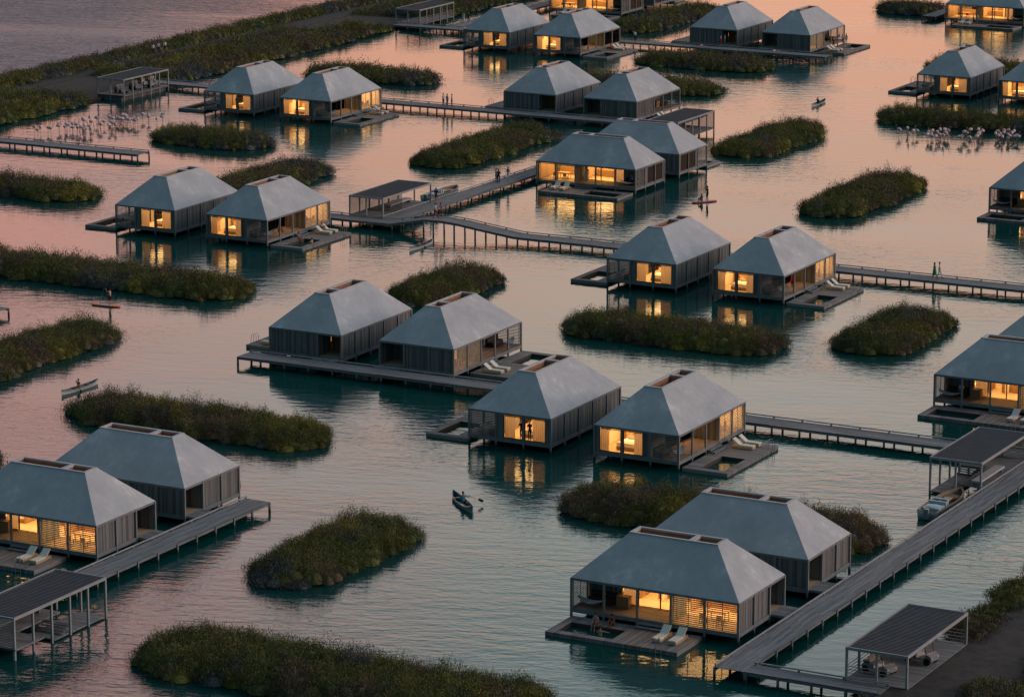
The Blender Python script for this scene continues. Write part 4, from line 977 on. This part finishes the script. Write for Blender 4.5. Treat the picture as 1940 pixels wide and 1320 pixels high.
RAD = dict(pel=(.15, .11), spi=(.135, .10), che=(.16, .115), nek=(.055, .055), hed=(.082, .095), top=(.05, .06), shl=(.06, .06), ell=(.045, .045), hal=(.03, .032), shr=(.06, .06), elr=(.045, .045), har=(.03, .032),
           hil=(.10, .10), knl=(.062, .062), ftl=(.042, .042), tol=(.035, .03), hir=(.10, .10), knr=(.062, .062), ftr=(.042, .042), tor=(.035, .03))
def region(a, b_):
    s = {a, b_}
    if 'top' in s or s == {'nek', 'hed'}: return 'skin'
    if s & {'spi', 'che'} and not s & {'nek'}: return 'shirt' if 'pel' not in s else 'shirt'
    if s == {'che', 'nek'}: return 'shirt'
    if s == {'shl', 'ell'} or s == {'shr', 'elr'}: return 'sleeve'
    if 'hal' in s or 'har' in s: return 'skin'
    if s & {'hil', 'hir'}: return 'thigh'
    if s & {'tol', 'tor'}: return 'shoe'
    return 'calf'
_pm = {}
def body_mesh(pose):
    if pose in _pm: return _pm[pose]
    p = POSES[pose]; names = list(p); ix = {n: i for i, n in enumerate(names)}
    me = bpy.data.meshes.new('sk'); me.from_pydata([p[n] for n in names], [(ix[a], ix[b_]) for a, b_ in EDG], []); o = bpy.data.objects.new('sk', me); C.objects.link(o)
    o.modifiers.new('skin', 'SKIN').use_smooth_shade = True
    sv = me.skin_vertices[0].data
    for n in names: sv[ix[n]].radius = RAD[n]; sv[ix[n]].use_root = (n == 'pel')
    ss = o.modifiers.new('ss', 'SUBSURF'); ss.levels = 1; ss.render_levels = 1
    dg = bpy.context.evaluated_depsgraph_get(); dg.update(); ev = o.evaluated_get(dg); m2 = bpy.data.meshes.new_from_object(ev); 
    bpy.data.objects.remove(o)
    # unequal curled fingers and a side thumb on each hand
    bm = bmesh.new(); bm.from_mesh(m2)
    for hn, en, sg in (('hal', 'ell', 1), ('har', 'elr', -1)):
        h = Vector(p[hn]); d = (h-Vector(p[en])).normalized(); sd_ = d.cross(Vector((0, 0, 1))); sd_ = sd_.normalized() if sd_.length > .1 else Vector((0, 1, 0)); nn = d.cross(sd_)
        for q, (off, ln) in enumerate(((-.027, .058), (-.009, .070), (.009, .066), (.026, .050), (None, .045))):
            if off is None: a = h + sd_*.03*-1 - d*.01; e1 = a + (d*.5 - sd_*.8)*ln; e2 = e1 + d*ln*.5 + nn*.01
            else: a = h + sd_*off + d*.02; e1 = a + d*ln*.6 + nn*.008; e2 = e1 + (d*.6+nn*.8)*ln*.5
            vs = []
            for c, rr in ((a, .009), (e1, .008), (e2, .006)):
                vs.append([bm.verts.new(c + (sd_*math.cos(t_) + nn*math.sin(t_))*rr) for t_ in (0, 2.094, 4.189)])
            for i in (0, 1):
                for j in range(3): bm.faces.new((vs[i][j], vs[i][(j+1) % 3], vs[i+1][(j+1) % 3], vs[i+1][j]))
            bm.faces.new(vs[2])
    bm.to_mesh(m2); bm.free()
    regs = []
    segs = [(Vector(p[a]), Vector(p[b_]), region(a, b_)) for a, b_ in EDG]
    for f in m2.polygons:
        c = f.center; best = (9, 'skin')
        for a, b_, rg in segs:
            t_ = max(0, min(1, (c-a).dot(b_-a)/max(1e-6, (b_-a).length_squared))); d = (c-(a+(b_-a)*t_)).length
            if rg == 'skin' : d *= .9
            best = min(best, (d, rg))
        regs.append(best[1])
    _pm[pose] = (m2, regs); return _pm[pose]
_bm = {}
def person(loc, rz, pose, label, skin='skin_light', shirt='cloth_white', sleeve=None, thigh='cloth_navy', calf=None, shoe='cloth_black', hair='hair_dark', dress=None, robe=None, hat=None, scale=1.0):
    calf = calf or thigh; sleeve = sleeve or shirt
    if thigh and calf == 'bare': calf = skin; shoe = skin
    key = (pose, skin, shirt, sleeve, thigh, calf, shoe)
    if key not in _bm:
        m0, regs = body_mesh(pose); me = m0.copy(); me.name = 'person_body'; cols = dict(skin=skin, shirt=shirt, sleeve=sleeve, thigh=thigh, calf=calf, shoe=shoe); ks = list(cols)
        me.materials.clear()
        for k_ in ks: me.materials.append(M[cols[k_]])
        me.polygons.foreach_set('material_index', [ks.index(r_) for r_ in regs]); me.polygons.foreach_set('use_smooth', [True]*len(me.polygons)); _bm[key] = me
    r = empty('person', loc, rz); o = bpy.data.objects.new('body', _bm[key]); C.objects.link(o); o.parent = r; r.scale = (scale,)*3
    p = POSES[pose]; hd = Vector(p['hed']); tp = Vector(p['top'])
    b_ = MB(); c = hd.lerp(tp, .55); b_.ell(c+Vector((0, .022, .012)), .092, .10, .10, 10, 6)
    if hair == 'long' or dress: b_.ell(c+Vector((0, .07, -.12)), .075, .05, .14, 8, 5)
    hb = b_.build('hair', 'hair_dark' if hair == 'long' else hair, r, True)
    # face: nose, ears, eyes, mouth
    b_ = MB(); f = hd+Vector((0, -.088, .01)); b_.ell(f+Vector((0, -.006, -.01)), .012, .018, .02, 5, 4)
    for s_ in (-1, 1): b_.ell(hd+Vector((s_*.082, .0, .0)), .012, .02, .03, 5, 4)
    b_.m = 1
    for s_ in (-1, 1): b_.ell(f+Vector((s_*.03, .004, .018)), .010, .006, .007, 5, 4)
    b_.ell(f+Vector((0, .006, -.045)), .022, .006, .006, 5, 4)
    b_.build('face', [skin, 'hair_dark'], r, True)
    if dress or robe:
        b_ = MB(); pl = Vector(p['pel']); low = .42 if dress else .18
        if pose in ('stand', 'walk', 'talk', 'wave'):
            b_.tube([(0, 0, 1.36), (0, 0, 1.12), (0, 0, .95), (0, -.01, .7), (0, -.02, low)], [.15, .135, .17, .20, .25], 12, False)
            b_.build('dress' if dress else 'robe', dress or robe, r, True)
    tag(r, label, 'person', 'people about the lagoon village'); return r
def at(u, v, z=.302): return W(u, v, z)
def facing(du, dv): return math.atan2(dv, du)+math.pi/2      # figures look along -Y
G = person
G(at(13.85, 93.0), facing(1, -.3), 'talk', 'person in white top and dark trousers, leftmost of three on upper walkway', shirt='cloth_white', thigh='cloth_black')
G(at(14.13, 92.9), facing(.3, .8), 'stand', 'person in pale shirt in the middle of the upper walkway trio', shirt='cloth_pale', thigh='cloth_denim')
G(at(14.38, 92.95), facing(-1, -.2), 'stand', 'slim person in black and white, rightmost of the upper walkway trio', shirt='cloth_white', sleeve='skin_tan', thigh='cloth_black')
G(at(26.62, 75.15), facing(.8, -.2), 'talk', 'person in denim, left of the three by the glass-fronted villa', shirt='cloth_grey', thigh='cloth_denim', hair='long')
G(at(26.82, 75.0), facing(-.4, .9), 'talk', 'person in black, middle of the three on the sloping walkway', shirt='cloth_black', thigh='cloth_black', skin='skin_tan')
G(at(26.9, 75.75), facing(-.3, -1), 'walk', 'person in pale trousers, right of the three on the sloping walkway', shirt='cloth_grey', thigh='cloth_pale')
G(W(29.30, 64.85, .662), facing(1, -.1), 'walk', 'man in pale shirt and brown trousers on the humped bridge', shirt='cloth_pale', thigh='cloth_brown', hair='hair_dark')
G(W(29.48, 65.0, .662), facing(1, -.1), 'walk', 'companion in brown beside the pale-shirted man on the bridge', shirt='cloth_brown', sleeve='skin_tan', thigh='cloth_brown', calf='bare', hair='long')
G(at(26.62, 69.65), facing(-.3, 1), 'stand', 'person in navy top beside the moored pale launch', shirt='cloth_navy', thigh='cloth_brown', calf='bare')
G(at(51.72, 64.85), facing(1, .2), 'walk', 'woman in a green dress walking on the right walkway', dress='cloth_green', shirt='cloth_green', sleeve='cloth_green', thigh='skin_tan', calf='bare', skin='skin_tan')
G(at(51.86, 65.02), facing(1, .2), 'walk', 'man in pale clothes walking beside the woman in green', shirt='cloth_pale', thigh='cloth_pale', hair='hair_dark')
G(at(12.14, 118.6), facing(.5, -1), 'wave', 'person in white shirt raising an arm on the topmost walkway', shirt='cloth_white', thigh='cloth_black', skin='skin_tan')
G(at(17.25, 119.3), facing(.6, .6), 'stand', 'woman in red and white at the boarded villa door', shirt='cloth_white', dress='cloth_red', thigh='skin_light', calf='bare')
G(at(17.42, 119.5), facing(-.6, -.6), 'stand', 'man in pale shirt behind the woman in red and white', shirt='cloth_pale', thigh='cloth_grey')
G(at(-.45, 120.9), facing(.3, 1), 'stand', 'person in pale blue near the empty top shelter', shirt='cloth_pale', dress='cloth_pale', thigh='skin_light', calf='bare')
G(at(-.1, 120.9), facing(-.3, 1), 'stand', 'fair-haired person in black near the empty top shelter', shirt='cloth_black', thigh='cloth_black', calf='bare', hair='hair_fair')
for i, (u, v, lb, sh) in enumerate(((-9.95, 101.9, 'person in white and navy on the dyke path, leftmost of three', 'cloth_white'), (-10.0, 102.5, 'person in pale grey on the dyke path, middle of three', 'cloth_pale'), (-9.95, 103.1, 'person in white shirt on the dyke path, rightmost of three', 'cloth_white'))):
    G(W(u, v, .152), facing(.5, -.6), 'walk' if i else 'stand', lb, shirt=sh, thigh='cloth_navy')
# canoeists
def in_canoe(c, dx, face, label, **kw):
    loc = Vector(c.location) + Matrix.Rotation(c.rotation_euler.z, 3, 'Z') @ Vector((dx, 0, .13)); return G(loc, c.rotation_euler.z + math.pi/2 + (math.pi if face < 0 else 0), kw.pop('pose', 'kneel_paddle'), label, **kw)
def pad_for(pr, label, dirn=1):
    r_ = Matrix.Rotation(pr.rotation_euler.z, 3, 'Z'); a = Vector(pr.location) + r_ @ Vector((.02, -.34, .86)); b2 = Vector(pr.location) + r_ @ Vector((.62, -.50, .0)); return paddle(a, b2, label)
pe = in_canoe(cw, -.3, -1, 'dark-clad person paddling the small upper right canoe', shirt='cloth_black', thigh='cloth_black', skin='skin_tan'); pad_for(pe, 'paddle of the upper right canoeist')
pe = in_canoe(c2, .2, -1, 'shirtless person in blue shorts in the canoe by the bridge', shirt='skin_tan', thigh='cloth_blue', calf='bare', skin='skin_tan'); pad_for(pe, 'paddle of the canoeist in blue shorts')
pe = in_canoe(c3, -.2, -1, 'person in olive clothes in the white canoe on the left', shirt='cloth_olive', thigh='cloth_olive'); pad_for(pe, 'paddle of the olive-clad canoeist')
pe = in_canoe(cg, .1, 1, 'person in bright blue shirt and dark cap in the grey canoe', pose='paddle_side', shirt='cloth_cyan', thigh='cloth_black', skin='skin_light', scale=1.12)
r_ = Matrix.Rotation(pe.rotation_euler.z, 3, 'Z'); paddle(Vector(pe.location)+r_ @ Vector((-.12, -.36, .94)), Vector(pe.location)+r_ @ Vector((1.25, -.36, .33)), 'black-bladed paddle of the person in bright blue')
# paddleboarders
G(W(25.38, 46.56, 0)+Vector((0, 0, .151)), facing(-1, -.1), 'paddle_up', 'shirtless man in black shorts standing on the orange board', skin='skin_light', shirt='skin_light', sleeve='skin_light', thigh='cloth_black', calf='bare')
paddle(W(25.2, 46.5, 0)+Vector((-.1, -.1, 1.9)), W(25.05, 46.3, -.05), 'paddle of the man on the orange board')
G(W(36.33, 76.80, 0)+Vector((0, 0, .151)), facing(-.6, -1), 'paddle_up', 'dark figure standing on the red paddleboard', skin='skin_dark', shirt='skin_dark', sleeve='skin_dark', thigh='cloth_black', calf='bare')
G(W(36.18, 76.52, 0)+Vector((0, 0, .151)), facing(-.6, -1), 'sit_knees', 'person in olive sitting at the front of the red paddleboard', skin='skin_tan', shirt='cloth_olive', thigh='cloth_olive', hair='long')
paddle(W(36.22, 76.7, 0)+Vector((-.1, 0, 1.9)), W(36.1, 76.8, -.05), 'paddle of the figure on the red board')
# villa folk
def GV(key, x, y, z, a, pose, label, **kw): return G(inv(key, x, y, z), head(key, a)+math.pi/2, pose, label, **kw)
GV('B1', 1.02, -.50, .118, -math.pi/2, 'sit_edge', 'shirtless person seated on the near pool edge, left of two', skin='skin_light', shirt='skin_light', sleeve='skin_light', thigh='cloth_brown', calf='bare')
GV('B1', 1.45, -.38, .118, -math.pi/2, 'sit_knees', 'dark-haired person in red seated behind the near pool', skin='skin_tan', shirt='cloth_red', sleeve='skin_tan', thigh='cloth_red', calf='bare')
GV('B1', 1.38, -.95, .02, math.pi/2, 'chest_out', 'pale person standing chest-deep in the near pool', skin='skin_light', shirt='skin_light', sleeve='skin_light', thigh='cloth_navy')
GV('V8', 1.62, -.52, .118, -math.pi/2, 'sit_edge', 'woman in a bikini on the pool edge beside the jetty villa', skin='skin_tan', shirt='skin_tan', sleeve='skin_tan', thigh='skin_tan', calf='bare', hair='long')
GV('V8', 1.62, -1.15, .02, math.pi/2, 'chest_out', 'dark-haired bather in the pool beside the jetty villa', skin='skin_light', shirt='skin_light', sleeve='skin_light', thigh='cloth_navy')
GV('V8', 3.40, -.55, .24, -math.pi/2, 'sit_knees', 'sunbather sitting between the loungers by the jetty villa', skin='skin_tan', shirt='lounger_base', sleeve='skin_tan', thigh='skin_tan', calf='bare', hair='hair_fair')
GV('V8', 1.9, .62, .302, -math.pi/2, 'sit_knees', 'person sitting on the lit porch of the jetty villa', skin='skin_tan', shirt='skin_tan', thigh='cloth_brown')
GV('E2', 3.10, -.80, .25, -math.pi/2, 'recline', 'dark-haired sunbather reclining at the upper left villa', skin='skin_tan', shirt='cloth_white', sleeve='skin_tan', thigh='skin_tan', calf='bare', hair='long')
GV('E2', 3.62, -.80, .25, -math.pi/2, 'sit_knees', 'fair sunbather sitting up at the upper left villa', skin='skin_light', shirt='cloth_olive', sleeve='skin_light', thigh='skin_light', calf='bare', hair='hair_fair')
GV('D2', 2.9, -.45, .118, -math.pi/2, 'sit_knees', 'person sitting on the terrace of the topmost villa', skin='skin_tan', shirt='cloth_red', thigh='cloth_red')
GV('V2', .22, 2.12, .303, math.pi, 'stand', 'dark-clad person at the window facing another, left one', shirt='cloth_black', thigh='cloth_black')
GV('V2', .22, 1.82, .303, math.pi, 'talk', 'dark-clad person at the window facing another, right one', shirt='cloth_black', thigh='cloth_denim')
GV('V6', 1.95, .5, .303, -math.pi/2, 'stand', 'woman in a red dress standing on a lit porch', dress='cloth_red', shirt='cloth_red', sleeve='skin_tan', thigh='skin_tan', calf='bare', skin='skin_tan')
GV('C1', 2.8, .75, .303, -math.pi/2, 'stand', 'person in a long white robe on the glass-fronted villa porch', robe='cloth_white', shirt='cloth_white', thigh='cloth_white')
GV('C1', .5, .62, .48, -math.pi/2, 'sit_knees', 'person in blue sitting behind the hammock of the glass-fronted villa', shirt='cloth_blue', thigh='cloth_navy')
GV('J1', .75, .65, .48, -math.pi/2, 'sit_knees', 'person in white sitting behind the hammock at the right edge', shirt='cloth_white', thigh='cloth_grey')
GV('V3', 3.0-.15, .35, .303, -math.pi/2, 'stand', 'person in a white robe on the dim central porch', robe='cloth_white', shirt='cloth_white', thigh='cloth_white')
GV('F2', 2.55, -.4, .118, 0, 'stand', 'person bending near the loungers at the terrace party', shirt='cloth_olive', thigh='cloth_brown')
GV('F2', 1.0, -.3, .118, 0, 'talk', 'person in pink and white by the terrace party pool', shirt='cloth_white', thigh='cloth_red')
GV('F2', .75, -.42, .118, math.pi, 'stand', 'person in pale blue by the terrace party pool', shirt='cloth_pale', thigh='cloth_pale')
GV('G3', 2.95, -.6, .118, 0, 'talk', 'person in dark trousers, left of two on the top right terrace', shirt='cloth_white', thigh='cloth_black')
GV('G3', 2.70, -.6, .118, math.pi, 'talk', 'person in white, right of two on the top right terrace', shirt='cloth_white', thigh='cloth_grey')
GV('G1', .35, 1.9, .303, math.pi, 'stand', 'person in red behind the window by the smaller flock', shirt='cloth_red', thigh='cloth_black')
GV('E1', .35, 1.75, .303, math.pi, 'stand', 'dark figure behind the upper left villa window', shirt='cloth_black', thigh='cloth_black')
GV('V6', .6, 2.25, .70, 0, 'sit_knees', 'dark-haired person sitting on the bed behind glass, right middle', shirt='cloth_brown', thigh='cloth_brown')
print('objects', len(bpy.data.objects))
